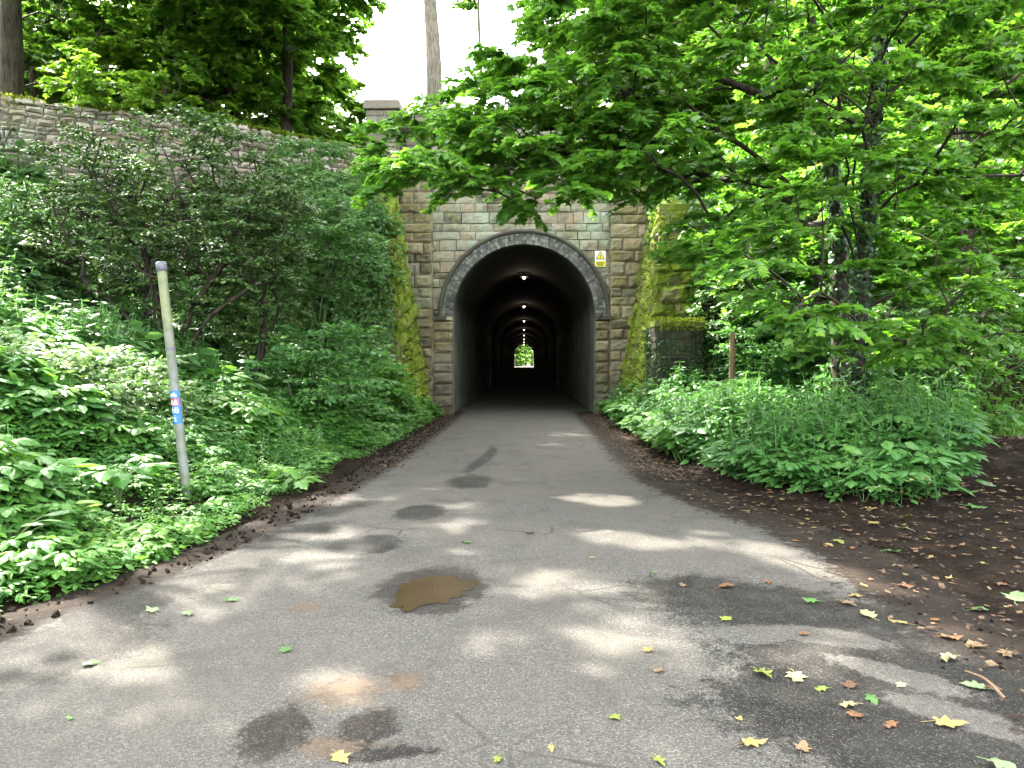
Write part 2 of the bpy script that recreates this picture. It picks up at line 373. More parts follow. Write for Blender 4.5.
LOB = (np.array([(0, 0, 0), (.1, .4, -.07), (.45, .5, -.1), (.55, .22, -.04), (1, 0, -.14), (.55, -.22, -.04), (.45, -.5, -.1), (.1, -.4, -.07), (.3, 0, .03)]), np.array([(8, 0, 7), (8, 7, 6), (8, 6, 5), (8, 5, 4), (8, 4, 3), (8, 3, 2), (8, 2, 1), (8, 1, 0)]))
BLADE = (np.array([(0, .02, 0), (0, -.02, 0), (.5, .016, .0), (.5, -.016, 0), (1, 0, -.12)]), np.array([(0, 1, 3), (0, 3, 2), (2, 3, 4)]))

def frames(d, nrm):
    x = unit(d); z = nrm - (nrm * x).sum(-1, keepdims=True) * x; z = unit(z); y = np.cross(z, x)
    return np.stack([x, y, z], -1)

# gaps in the canopy through which the sun reaches the place (centre, radius)
BEAMS = []
def beam(p, r): BEAMS.append((np.asarray(p, float), r))

class Leaves:
    def __init__(s, tmpl): s.t = tmpl; s.P = []; s.Mx = []; s.r = []
    def add(s, P, d, nrm, size, rnd=None):
        P = np.asarray(P, float)
        s.P.append(P); s.Mx.append(frames(d, nrm) * np.asarray(size, float).reshape(-1, 1, 1))
        s.r.append(rng.random(len(P)) if rnd is None else np.broadcast_to(rnd, (len(P),)))
    def build(s, name, mat, parent, gaps=True, keep=None):
        P = np.concatenate(s.P); X = np.concatenate(s.Mx); r = np.concatenate(s.r)
        ok = np.ones(len(P), bool)
        if gaps:
            for c, rad in BEAMS:
                v = P - c; t = v @ SUN
                dist = np.linalg.norm(v - t[:, None] * SUN, axis=1)
                ok &= ~((dist < rad) & (t > 1.6))
        if keep is not None: ok &= keep(P)
        P, X, r = P[ok], X[ok], r[ok]
        tv, tf = s.t
        V = np.einsum('nij,kj->nki', X, tv) + P[:, None]
        T = tf[None] + (np.arange(len(P)) * len(tv))[:, None, None]
        a = Acc(); a.add(V.reshape(-1, 3), T.reshape(-1, 3), np.repeat(r, len(tv)))
        return a.build(name, mat, parent)

def spray(L, c, d, radius, n, size, wood=None, twigs=6, droop=.25, flat=.3, sector=1.5, wr=.006):
    """a spray of leaves: twigs fan out from c towards d, leaves along both sides of each"""
    d = unit(np.array(d, float)); base = math.atan2(d[1], d[0])
    per = max(3, n // twigs)
    for k in range(twigs):
        a = base + rng.uniform(-sector, sector); ln = radius * rng.uniform(.55, 1.1)
        el = rng.uniform(-.25, .3) + d[2] * .4
        td = np.array([math.cos(a) * math.cos(el), math.sin(a) * math.cos(el), math.sin(el)])
        t = np.linspace(.12, 1, per) + rng.uniform(-.04, .04, per)
        P = c + td * (t * ln)[:, None]; P[:, 2] -= droop * ln * t ** 2
        side = np.where(np.arange(per) % 2 == 0, 1, -1) * rng.uniform(.5, 1.3, per)
        ca, sa = np.cos(side), np.sin(side)
        ld = np.stack([td[0] * ca - td[1] * sa, td[0] * sa + td[1] * ca, np.full(per, td[2] - .25) + rng.normal(0, .2, per)], -1)
        nr = np.array([0, 0, 1.0]) + rng.normal(0, flat + .1, (per, 3))
        sz = size * rng.uniform(.6, 1.2, per)
        L.add(P + unit(ld) * (sz * .3)[:, None], ld, nr, sz)
        if wood is not None:
            tt = np.linspace(0, 1, 4); Q = c + td * (tt * ln)[:, None]; Q[:, 2] -= droop * ln * tt ** 2
            tube(wood, Q, np.linspace(wr, wr * .35, 4), 3)

# ------------------------------------------------------------------ the lie of the land
Y0 = 22.8                                    # portal face
Y1 = 173.0                                   # far mouth
_xly = np.array([-30, 2, 3.5, 4.64, 5.13, 6.3, 8.8, 12, 18.9, 22.8, 400]); _xlx = np.array([-3.7, -3.6, -3.3, -3.08, -2.9, -2.62, -2.32, -2.15, -2.02, -2.06, -2.06])
_xry = np.array([-30, 3.5, 5, 6.3, 7.4, 8.6, 10, 12, 22.8, 400]); _xrx = np.array([2.6, 2.5, 2.6, 2.72, 2.5, 2.1, 1.85, 1.78, 1.86, 2.06])
def xl(y): return np.interp(y, _xly, _xlx)
def xr(y): return np.interp(y, _xry, _xrx)
def xwall(y): return -4.9 - (22.8 - y) * 2.1
def H(x, y, rough=True):
    x = np.asarray(x, float); y = np.asarray(y, float)
    d = xl(y) - .5 - x
    dw = np.clip(np.minimum(xl(y) - .25 - xwall(y), 11), 1.6, 11)
    k_ = .15 + .75 * sstep(19 - y, 0, 6); d0 = np.maximum(d, 0); d = np.where(d > 0, d0 * d0 / (d0 + k_), d); dw = dw * dw / (dw + k_)
    left = 6.5 * (np.clip(d / dw, 0, 1) ** 1.05) * (1 - .12 * np.sin(np.clip(d / dw, 0, 1) * math.pi)) * sstep(y, -22, -4)
    u = sstep(y, 16.5, 22.6)
    right = 6.6 * u * sstep(x, 2.9, 5.2) * (1 - sstep(x, 9.5, 17)) + .35 * sstep(x, xr(y) + .6, xr(y) + 2.2) * sstep(y, 8.3, 10.5) * (1 - sstep(x, 7.5, 10))
    right = right + 1.0 * sstep(x, 12, 40)
    front = np.where(x < 0, left, right)
    hill = np.where(x < 8, 7.3 + .5 * sstep(y, 23, 40), 0)
    hr = 7.3 * (1 - sstep(x, 9.5, 17)) + 1.0 * sstep(x, 12, 40)
    hill = np.where(x < 8, hill, hr)
    h = np.where(y < 23.1, front, hill)
    h = np.where(y > 172.8, 3.5 * sstep(np.abs(x), 3.5, 14), h)
    if rough:
        P = np.stack([x, y], -1)
        off = np.where(x < 0, xl(y) - .25 - x, x - xr(y) - .1)
        cut = (y > 23.1) & (y < 172.8); off = np.where(cut, 3.0, off)
        amp = np.clip(off, 0, 3) / 3
        h = h + (noise(P, .8, 3, 3) - .5) * .35 * amp + (noise(P, 3.1, 5, 3) - .45) * .13 * np.clip(off * 1.6, 0, 1)
        h = np.where(off < .12, np.minimum(h, -.02), h)
    return h

def roadz(x, y):
    u = (x - xl(y) + .22) / (xr(y) + .35 - xl(y) + .22)
    return .006 + .03 * np.clip(1 - ((u - .5) * 2) ** 2, 0, 1)
def coords(segs):
    out = []
    for a, b, s in segs: out += list(np.arange(a, b - 1e-6, s))
    return np.array(out + [segs[-1][1]])
gx = coords([(-400, -60, 40), (-60, -20, 4), (-20, -12, .5), (-12, 12, .125), (12, 22, .5), (22, 60, 4), (60, 400, 40)])
gy = coords([(-120, -12, 6), (-12, 1, .5), (1, 12, .125), (12, 22.75, .25), (22.75, 23.35, .2), (23.35, 40, 1.0), (40, 172.6, 6), (172.6, 173.4, .2), (173.4, 210, 2), (210, 600, 30)])
GX, GY = np.meshgrid(gx, gy)
GZ = H(GX, GY)
nx, ny = len(gx), len(gy)
ii, jj = np.meshgrid(np.arange(nx - 1), np.arange(ny - 1))
cxm = (GX[jj, ii] + GX[jj, ii + 1]) / 2; cym = (GY[jj, ii] + GY[jj + 1, ii]) / 2
drop = np.abs(GZ[jj, ii] - GZ[jj + 1, ii]) > 1.2
hole = (np.abs(cxm) < 2.75) & drop & (((cym > 22.6) & (cym < 23.5)) | ((cym > 172.4) & (cym < 173.6)))
q = np.stack([jj * nx + ii, jj * nx + ii + 1, (jj + 1) * nx + ii + 1, (jj + 1) * nx + ii], -1)[~hole]
a = Acc(); a.add(np.stack([GX, GY, GZ], -1).reshape(-1, 3), q.reshape(-1, 4))
tag(a.build('ground', M['soil'], smooth=True), kind='structure')

# ------------------------------------------------------------------ road
def ell(X, Y, c, rx, ry, rot=0, soft=.5):
    dx, dy = X - c[0], Y - c[1]; ca, sa = math.cos(rot), math.sin(rot)
    u = (dx * ca + dy * sa) / rx; v = (-dx * sa + dy * ca) / ry
    return np.clip(.5 + (1 - np.sqrt(u * u + v * v)) * soft, 0, 1)
ry_ = coords([(-12, 2, .5), (2, 12, .06), (12, 24, .15), (24, 60, 2), (60, 260, 10)])
ru = np.linspace(0, 1, 90)
RY, RU = np.meshgrid(ry_, ru, indexing='ij')
RX = (xl(RY) - .22) + RU * (xr(RY) + .35 - xl(RY) + .22)
RX = np.where(RY > Y0 - .2, np.clip(RX, -2.09, 2.09), RX)
RZ = np.full_like(RX, .006) + .03 * (1 - ((RU - .5) * 2) ** 2)
wet = np.zeros_like(RX)
def wetspot(px, py, rx, ry, rot=0, s=.5):
    global wet
    wet = np.maximum(wet, ell(RX, RY, gp(px, py), rx, ry, rot, s))
wetspot(702, 599, .42, .42, -.1); wetspot(760, 605, .55, .36); wetspot(830, 618, .5, .3)
wetspot(366, 548, .30, .34, 0, .9); wetspot(420, 515, .25, .38, 0, .8); wetspot(470, 484, .26, .5)
wetspot(483, 462, .10, 1.3, -.12); wetspot(490, 455, .07, .9)
wetspot(790, 618, .7, .3); wetspot(850, 655, .6, .5); wetspot(870, 715, .65, .5); wetspot(960, 745, .5, .5); wetspot(820, 700, .42, .38); wetspot(880, 740, .38, .3); wetspot(930, 765, .45, .3); wetspot(800, 660, .26, .25); wetspot(905, 670, .35, .45); wetspot(960, 690, .4, .5)
wetspot(274, 742, .13, .22); wetspot(432, 593, .36, .52, 0, .8); wetspot(372, 734, .12, .14); wetspot(400, 760, .14, .05); wetspot(372, 765, .1, .05)
for px, py, rx_, ry_, ro_ in ((830, 642, .28, .12, -.4), (905, 680, .36, .10, -.75), (960, 722, .30, .10, -.75), (750, 640, .12, .10, 0)): wet = np.clip(wet - ell(RX, RY, gp(px, py), rx_, ry_, ro_, .8), 0, 1)
for px, py in ((60, 640), (120, 610), (190, 585), (250, 560), (300, 535), (340, 510), (20, 670), (75, 660)):
    wet = np.maximum(wet, ell(RX, RY, gp(px, py), .24, .5, -.45) * .9)
dl = RX - xl(RY); dr = xr(RY) - RX
dirt = np.maximum(np.clip(1 - dl / .55, 0, 1) * .95, np.clip(1 - dr / .75, 0, 1))
dirt = np.where(RY > Y0 + 1, dirt * .35, dirt)
stain = np.zeros_like(RX)
for px, py, rx, ry in ((432, 592, .34, .5), (340, 700, .2, .2), (405, 690, .12, .12), (372, 731, .13, .16), (272, 742, .15, .26), (268, 745, .14, .2), (305, 612, .14, .12), (350, 755, .3, .1)):
    stain = np.maximum(stain, ell(RX, RY, gp(px, py), rx, ry) * .95)
a = Acc(); n_, m_ = RX.shape
i, j = np.meshgrid(np.arange(n_ - 1), np.arange(m_ - 1), indexing='ij')
a.add(np.stack([RX, RY, RZ], -1).reshape(-1, 3), np.stack([i * m_ + j, i * m_ + j + 1, (i + 1) * m_ + j + 1, (i + 1) * m_ + j], -1).reshape(-1, 4))
tag(a.build('road', M['road'], smooth=True, extra={'wet': wet.ravel(), 'dirt': dirt.ravel(), 'stain': stain.ravel()}), kind='structure')

# puddles of muddy water
m, nt, out = new_mat('muddy_water'); n = N(nt)
c = n.mix(n.noise(9, 5, .6, n.pos()), (0.022, 0.014, 0.0075), (0.046, 0.030, 0.0165))
p = n('ShaderNodeBsdfPrincipled', {'Base Color': c, 'Roughness': .09, 'Specular IOR Level': .4})
bp = n('ShaderNodeBump', {'Height': n.noise(30, 3, .5, n.pos()), 'Strength': .12, 'Distance': .01}); nt.links.new(bp.outputs[0], p.inputs['Normal'])
nt.links.new(p.outputs[0], out.inputs[0]); M['mud'] = m
def puddle(pts, seed):
    """outline given round the pool, filled as one sheet lying just over the tarmac"""
    P = catmull(np.array(pts + pts[:1], float), 160)[:-1]; c = P.mean(0)
    r = 1 + .42 * (noise(np.c_[P[:, :2] * 16, np.zeros(len(P))], 1, seed, 5) - .5) * 2
    P = c + (P - c) * r[:, None]
    P[:, 2] = roadz(P[:, 0], P[:, 1]) + .004; c[2] = roadz(c[0], c[1]) + .004
    a = Acc(); k = len(P); a.add(np.vstack([P, c]), [[i, (i + 1) % k, k] for i in range(k)])
    tag(a.build('puddle', M['mud'], smooth=True), kind='structure')
g4 = lambda x, y: gp(x, y, .04)
puddle([g4(*t) for t in ((397, 604), (401, 588), (412, 579), (440, 577), (465, 579), (470, 590), (452, 600), (425, 606), (405, 610))], 1)

# ------------------------------------------------------------------ stone work
def block_patch(acc, quad, W_, H_, courses, lens, depth=.04, rough=.03, joint=.012, nu=6, nv=4, warp=None, skip=None, rs=0, mortar=True, arc=.5, wave=0.0):
    r_ = np.random.default_rng(rs)
    p00, p10, p11, p01 = [np.asarray(v, float) for v in quad]
    nrm = unit(np.cross(p10 - p00, p01 - p00))
    def P(u, v):
        u = np.asarray(u)[..., None] / W_; v = np.asarray(v)[..., None] / H_
        return p00 * (1 - u) * (1 - v) + p10 * u * (1 - v) + p11 * u * v + p01 * (1 - u) * v
    v0 = 0.0; row = 0
    while v0 < H_ - .02:
        h = r_.uniform(*courses); v1 = min(H_, v0 + h)
        if H_ - v1 < courses[0] * .5: v1 = H_
        u0 = 0.0; first = True
        while u0 < W_ - .01:
            l = r_.uniform(*lens) * (.55 if first and row % 2 else 1); first = False
            u1 = min(W_, u0 + l)
            if W_ - u1 < lens[0] * .4: u1 = W_
            ju = joint * r_.uniform(.6, 1.5)
            us = np.linspace(u0 + ju, u1 - ju, nu); vs = np.linspace(v0 + ju, v1 - ju, nv)
            us = np.r_[us[0], us, us[-1]]; vs = np.r_[vs[0], vs, vs[-1]]
            U, V_ = np.meshgrid(us, vs)
            X = P(U, V_)
            ed = np.minimum(np.minimum(np.arange(nu + 2), np.arange(nu + 2)[::-1])[None, :] + 0 * V_, np.minimum(np.arange(nv + 2), np.arange(nv + 2)[::-1])[:, None] + 0 * U)
            off = np.where(ed == 0, -.05, np.where(ed == 1, depth * arc, depth))
            nz = noise(X, 7, rs * 7 + 1, 3) - .5
            off = off + np.where(ed >= 2, nz * 2 * rough, np.where(ed == 1, nz * rough * .7, 0)) + np.where(ed > 0, r_.normal(0, rough * .35), 0)
            lat = np.where(ed >= 1, 1, 1)[..., None] * (noise(X + 31, 5, rs + 3, 2) - .5)[..., None] * joint * 1.2
            X = X + nrm * off[..., None] + lat * unit(p10 - p00)
            if wave: X = X + (noise(X, 1.9, rs + 40, 3) - .5)[..., None] * wave * unit(p01 - p00) + (noise(X, 3.3, rs + 41, 2) - .5)[..., None] * wave * .7 * unit(p10 - p00)
            good = True
            if skip is not None and skip(X): good = False
            if good:
                if warp is not None: X = warp(X)
                k = nu + 2; a_, b_ = np.meshgrid(np.arange(nu + 1), np.arange(nv + 1))
                F = np.stack([b_ * k + a_, b_ * k + a_ + 1, (b_ + 1) * k + a_ + 1, (b_ + 1) * k + a_], -1).reshape(-1, 4)
                acc.add(X.reshape(-1, 3), F, r_.random())
            u0 = u1
        v0 = v1; row += 1
    if mortar:
        acc.add(np.array([p00, p10, p11, p01]) - nrm * .012, [[0, 1, 2, 3]], .5, 1)

ZS = 2.9; RIN = 2.1; ROUT = 2.52
portal = empty('tunnel_portal', (0, Y0, 0))
tag(portal, 'weathered sandstone railway style tunnel portal with dark brick arch at the road end', 'tunnel')
# wall face round the arch
def arch_warp(X):
    rm = 2.33; x = X[..., 0]; z = X[..., 2] - ZS
    r = np.sqrt(x * x + z * z); up = z > 0
    f = np.where(up & (r < rm), rm / np.maximum(r, .01), 1)
    X = X.copy(); X[..., 0] = x * f; X[..., 2] = np.where(up, z * f + ZS, X[..., 2])
    return X
def arch_skip(X):
    x = X[..., 0]; z = X[..., 2] - ZS
    r = np.where(z > 0, np.sqrt(x * x + z * z), np.abs(x))
    return bool(np.all(r < 2.36)) or (np.sum(r < 2.30) > .8 * r.size)
a = Acc(); PXL, PXR = -2.70, 2.52
ZC = 7.05
block_patch(a, [(PXL, Y0, ZS), (PXR, Y0, ZS), (PXR, Y0, ZC), (PXL, Y0, ZC)], PXR - PXL, ZC - ZS, (.17, .34), (.28, .85), .04, .055, .010, warp=arch_warp, skip=arch_skip, rs=3, mortar=False, arc=.62, wave=.03)
# mortar bed with the arch cut out
xs = np.linspace(-3.7, 3.7, 149); zl = np.where(np.abs(xs) < RIN + .03, ZS + np.sqrt(np.clip((RIN + .03) ** 2 - xs ** 2, 0, None)), -.1)
zl = np.where((np.abs(xs) < RIN + .03) & (zl <= ZS), ZS, zl)
V = np.concatenate([np.c_[xs, np.full_like(xs, Y0 + .03), zl], np.c_[xs, np.full_like(xs, Y0 + .03), np.full_like(xs, 8.6)]])
k = len(xs); F = [[i, i + 1, k + i + 1, k + i] for i in range(k - 1) if not (min(abs(xs[i]), abs(xs[i + 1])) < RIN + .03 < max(abs(xs[i]), abs(xs[i + 1])))]
a.add(V, F, .3, 1)
a.build('wall', [M['portal_stone'], M['mortar']], portal)
# jambs
for s in (-1, 1):
    a = Acc()
    lo, hi = (PXL, -RIN) if s < 0 else (RIN, PXR)
    block_patch(a, [(lo, Y0, -.1), (hi, Y0, -.1), (hi, Y0, ZS), (lo, Y0, ZS)], hi - lo, ZS + .1, (.27, .36), (.8, .9), .07, .07, .011, rs=20 + s, nu=7, nv=6, arc=.35)
    a.build('jamb', [M['pilaster_stone'], M['mortar']], portal)
# pilasters
for s in (-1, 1):
    a = Acc(); lo, hi = (-3.62, PXL - .01) if s < 0 else (PXR + .01, 3.75)
    yf = Y0 - .16
    block_patch(a, [(lo, yf, -.1), (hi, yf, -.1), (hi, yf, ZC), (lo, yf, ZC)], hi - lo, ZC + .1, (.25, .40), (.5, .8), .06, .06, .009, rs=30 + s, nu=7, nv=6, arc=.4, wave=.03)
    for x, sg in ((lo, 1), (hi, -1)):
        qd = [(x, yf, -.1), (x, Y0 + .05, -.1), (x, Y0 + .05, ZC), (x, yf, ZC)]
        if sg > 0: qd = [qd[1], qd[0], qd[3], qd[2]]
        block_patch(a, qd, .21, ZC + .1, (.28, .36), (.3, .4), .02, .02, .01, rs=33 + s + sg)
    a.build('pilaster', [M['pilaster_stone'], M['mortar']], portal)
# arch ring of brick on edge, two rings, and the hood mould
a = Acc()
for r0, r1, nb, rs, pr in ((RIN, RIN + .115, 84, 5, .085), (RIN + .12, RIN + .235, 90, 6, .09), (RIN + .24, RIN + .32, 94, 8, .10)):
    r_ = np.random.default_rng(rs)
    for b in range(nb):
        t0, t1 = math.pi * (b + .09) / nb, math.pi * (b + .91) / nb
        ts = np.linspace(t0, t1, 3); jit = r_.normal(0, .010); pz = pr + r_.normal(0, .012)
        f = lambda r, t, y: (math.cos(t) * r, y, ZS + math.sin(t) * r)
        front = [f(r, t, Y0 - pz) for r in (r0 + .004 + jit * .3, r1 - .004) for t in ts]
        back = [f(r, t, Y0 + .10) for r in (r0 + .004, r1 - .004) for t in ts]
        V = np.array(front + back)
        F = [[0, 1, 4, 3], [1, 2, 5, 4], [6, 7, 1, 0], [7, 8, 2, 1], [3, 4, 10, 9], [4, 5, 11, 10], [6, 0, 3, 9], [2, 8, 11, 5]]
        a.add(V, F, np.clip(r_.beta(2, 2), 0, 1))
ts = np.linspace(0, math.pi, 97)
prof = [(RIN + .02, .07), (RIN + .31, .07), (RIN + .31, -.06), (RIN + .02, -.06)]
V = np.array([[(math.cos(t) * r, Y0 - p_, ZS + math.sin(t) * r) for r, p_ in prof] for t in ts])
i = np.arange(96)[:, None] * 4; j = np.arange(4)[None]; k_ = (j + 1) % 4
a.add(V.reshape(-1, 3), np.stack([i + j, i + 4 + j, i + 4 + k_, i + k_], -1).reshape(-1, 4), .2, 1)
a.build('arch_ring', [M['arch_brick'], M['mortar']], portal)
a = Acc()
prof = [(RIN + .325, .08), (RIN + .335, .15), (RIN + .39, .18), (RIN + .44, .14), (ROUT + .02, .04), (ROUT + .02, -.02), (RIN + .325, -.02)]
ts = np.linspace(-.015, math.pi + .015, 97)
V = np.array([[(math.cos(t) * r, Y0 - p_, ZS + math.sin(t) * r) for r, p_ in prof] for t in ts]); np_ = len(prof)
V += (noise(V, 4, 9, 3) - .5)[..., None] * .03
i = np.arange(96)[:, None] * np_; j = np.arange(np_)[None]; k_ = (j + 1) % np_
a.add(V.reshape(-1, 3), np.stack([i + j, i + np_ + j, i + np_ + k_, i + k_], -1).reshape(-1, 4), .4)
for s in (-1, 1): box(a, (s * (RIN + .36), Y0 - .09, ZS - .06), (.34, .22, .10), .2)
a.build('hood_mould', M['hood'], portal)
# string course and parapet
a = Acc(); x = -3.75
r_ = np.random.default_rng(4)
while x < 3.9:
    l = min(r_.uniform(.6, 1.1), 3.95 - x); yy = Y0 - .34 + r_.normal(0, .01)
    box(a, (x + l / 2, (yy + Y0 + .1) / 2, ZC + .13), (l - .012, Y0 + .1 - yy, .20), r_.random())
    box(a, (x + l / 2, Y0 - .09, ZC - .02), (l - .012, .28, .10), r_.random())
    x += l
a.build('string_course', M['portal_stone'], portal)
a = Acc()
block_patch(a, [(-3.62, Y0 - .02, ZC + .24), (3.9, Y0 - .02, ZC + .24), (3.9, Y0 - .02, 8.55), (-3.62, Y0 - .02, 8.55)], 7.52, 8.55 - ZC - .24, (.24, .34), (.4, .9), .03, .025, .01, rs=41)
box(a, (.14, Y0 + .25, (ZC + 8.55) / 2), (7.5, .5, 8.5 - ZC), .5, 1)
a.build('parapet', [M['grey_ashlar'], M['mortar']], portal)
a = Acc(); x = -3.6
while x < 3.85:
    l = min(r_.uniform(.8, 1.2), 3.9 - x); box(a, (x + l / 2, Y0 + .2, 8.66 + r_.normal(0, .008)), (l - .015, .72, .18), r_.random()); x += l
a.build('coping', M['grey_ashlar'], portal)
# end pier of the parapet with its capstone
a = Acc(); lo, hi, yf, yb, zt = -4.58, -3.68, Y0 - .3, Y0 + .6, 8.85
for qd, w in (([(lo, yf, 5), (hi, yf, 5), (hi, yf, zt), (lo, yf, zt)], hi - lo), ([(lo, yb, 5), (lo, yf, 5), (lo, yf, zt), (lo, yb, zt)], yb - yf), ([(hi, yf, 5), (hi, yb, 5), (hi, yb, zt), (hi, yf, zt)], yb - yf), ([(hi, yb, 5), (lo, yb, 5), (lo, yb, zt), (hi, yb, zt)], hi - lo)):
    block_patch(a, qd, w, zt - 5, (.30, .42), (.45, .7), .02, .02, .01, rs=51)
pier = a.build('end_pier', [M['grey_ashlar'], M['mortar']], portal)
a = Acc()
V = []
for z, e in ((8.87, .04), (8.89, .085), (9.10, .08), (9.17, .02)):
    V += [(lo - e, yf - e, z), (hi + e, yf - e, z), (hi + e, yb + e, z), (lo - e, yb + e, z)]
F = [[4 * l + i, 4 * l + (i + 1) % 4, 4 * l + 4 + (i + 1) % 4, 4 * l + 4 + i] for l in range(3) for i in range(4)] + [[12, 13, 14, 15], [3, 2, 1, 0]]
a.add(np.array(V), F, .6)
a.build('capstone', M['grey_ashlar'], pier)

# tunnel lining
m, nt, out = new_mat('tunnel_lining'); n = N(nt); pos = n.pos()
sx = n('ShaderNodeSeparateXYZ', {0: pos})
c = n.ramp(n.noise(1.1, 5, .6, pos), [(.3, (0.08, 0.085, 0.07)), (.55, (0.15, 0.16, 0.13)), (.75, (0.22, 0.23, 0.19))])
st = n('ShaderNodeMapping', {0: pos, 'Scale': (6, 6, .5)}).outputs[0]
c = n.mix(n.math('MULTIPLY', n.smooth(n.noise(1, 4, .6, st), .45, .7), .6), c, (0.16, 0.17, 0.14))
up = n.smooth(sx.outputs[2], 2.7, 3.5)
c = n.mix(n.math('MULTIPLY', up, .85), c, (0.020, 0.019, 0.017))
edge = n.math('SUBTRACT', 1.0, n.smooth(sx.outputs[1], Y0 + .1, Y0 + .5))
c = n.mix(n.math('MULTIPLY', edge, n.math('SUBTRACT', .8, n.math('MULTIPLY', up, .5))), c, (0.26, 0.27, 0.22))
bt = n('ShaderNodeTexBrick', {'Vector': n('ShaderNodeCombineXYZ', {0: sx.outputs[1], 1: sx.outputs[2], 2: 0.0}).outputs[0], 'Scale': 1.0, 'Brick Width': .23, 'Row Height': .08, 'Mortar Size': .008})
b = n('ShaderNodeBump', {'Height': n.math('ADD', n.noise(12, 5, .6, pos), n.math('MULTIPLY', bt.outputs['Fac'], -.5)), 'Strength': .6, 'Distance': .02})
p = n('ShaderNodeBsdfPrincipled', {'Base Color': c, 'Roughness': .9, 'Specular IOR Level': .2, 'Normal': b.outputs[0]})
nt.links.new(p.outputs[0], out.inputs[0]); M['lining'] = m
ys = coords([(Y0 - .03, 40, .6), (40, Y1, 3.5)])
prof = [(-RIN, -.05), (-RIN, 1.0), (-RIN, 2.0)] + [(-math.cos(t) * RIN, ZS + math.sin(t) * RIN) for t in np.linspace(0, math.pi, 41)] + [(RIN, 2.0), (RIN, 1.0), (RIN, -.05)]
prof = np.array(prof); k = len(prof)
V = np.array([[(x, y, z) for x, z in prof] for y in ys])
V[..., 0] *= (1 + .006 * (noise(V, .8, 2, 2) - .5)[...])
i, j = np.meshgrid(np.arange(len(ys) - 1), np.arange(k - 1), indexing='ij')
a = Acc(); a.add(V.reshape(-1, 3), np.stack([i * k + j, i * k + j + 1, (i + 1) * k + j + 1, (i + 1) * k + j], -1).reshape(-1, 4))
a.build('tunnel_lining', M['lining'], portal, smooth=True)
LAMPY = [29.9, 46.1, 63.4, 81.5, 100, 119, 138, 157]
def ring_mesh(y):
    a = Acc(); pr = [(0.0, -.28), (.10, -.26), (.10, .26), (0.0, .28)]
    V = []
    for x, z in prof:
        if z <= ZS and abs(abs(x) - RIN) < .01: dx, dz = -np.sign(x), 0
        else: l = math.hypot(x, z - ZS); dx, dz = -x / l, -(z - ZS) / l
        V.append([(x + dx * d_, y + o_, z + dz * d_) for d_, o_ in pr])
    V = np.array(V); i = np.arange(k - 1)[:, None] * 4; j = np.arange(3)[None]
    a.add(V.reshape(-1, 3), np.stack([i + j, i + 4 + j, i + 5 + j, i + 1 + j], -1).reshape(-1, 4)); return a
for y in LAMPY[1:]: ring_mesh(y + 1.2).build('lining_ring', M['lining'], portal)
# far mouth
a = Acc(); V = np.concatenate([np.c_[xs, np.full_like(xs, Y1 + .2), zl], np.c_[xs, np.full_like(xs, Y1 + .2), np.full_like(xs, 8.0)]]); kk = len(xs)
a.add(V, [[i, i + 1, kk + i + 1, kk + i] for i in range(kk - 1) if min(abs(xs[i]), abs(xs[i + 1])) > RIN - .02 or zl[i] > ZS], .4)
a.build('far_wall', M['portal_stone'], portal)

# lamps
m, nt, out = new_mat('lamp_glow'); n = N(nt)
e = n('ShaderNodeEmission', {'Color': (1, .80, .62, 1), 'Strength': 1.2}); nt.links.new(e.outputs[0], out.inputs[0]); M['glow'] = m
M['lamp_grey'] = plain('lamp_housing', (.12, .115, .10), .5)
a = Acc()
box(a, (0, 0, .10), (.26, .20, .07)); box(a, (0, 0, .045), (.32, .24, .04)); box(a, (0, 0, .16), (.06, .06, .08))
b = Acc()
ph = np.linspace(0, math.pi / 2, 6); th = np.linspace(0, 2 * math.pi, 12, endpoint=False)
V = np.array([[(.056 * math.cos(p_) * math.cos(t), .050 * math.cos(p_) * math.sin(t), .022 - .09 * math.sin(p_)) for t in th] for p_ in ph])
i, j = np.meshgrid(np.arange(5), np.arange(12), indexing='ij'); b.add(V.reshape(-1, 3), np.stack([i * 12 + j, (i + 1) * 12 + j, (i + 1) * 12 + (j + 1) % 12, i * 12 + (j + 1) % 12], -1).reshape(-1, 4))
ORD = ['nearest tunnel mouth, largest bright dot under the vault', 'second', 'third', 'fourth', 'fifth', 'sixth', 'seventh', 'deepest, smallest dot before the far daylight']
for q_, y in enumerate(LAMPY):
    e = empty('tunnel_lamp', (0, y, ZS + RIN - .21))
    lab = 'lit bulkhead lamp on the tunnel vault ' + ORD[q_] if q_ in (0, 7) else f'lit lamp on the tunnel vault, {ORD[q_]} one in from the mouth'
    tag(e, lab, 'lamp', 'lamps along the tunnel vault')
    if q_ == 0:
        h0 = a.build('housing', M['lamp_grey']); d0 = b.build('diffuser', M['glow'])
        h0.parent = e; d0.parent = e
    else:
        for s_ in (h0, d0):
            c_ = s_.copy(); COL.objects.link(c_); c_.parent = e
    pl = bpy.data.lights.new('lamp_light', 'POINT'); pl.energy = .9; pl.color = (1, .8, .6); pl.shadow_soft_size = .08
    po = bpy.data.objects.new('lamp_light', pl); COL.objects.link(po); po.parent = e; po.location = (0, 0, -.22)

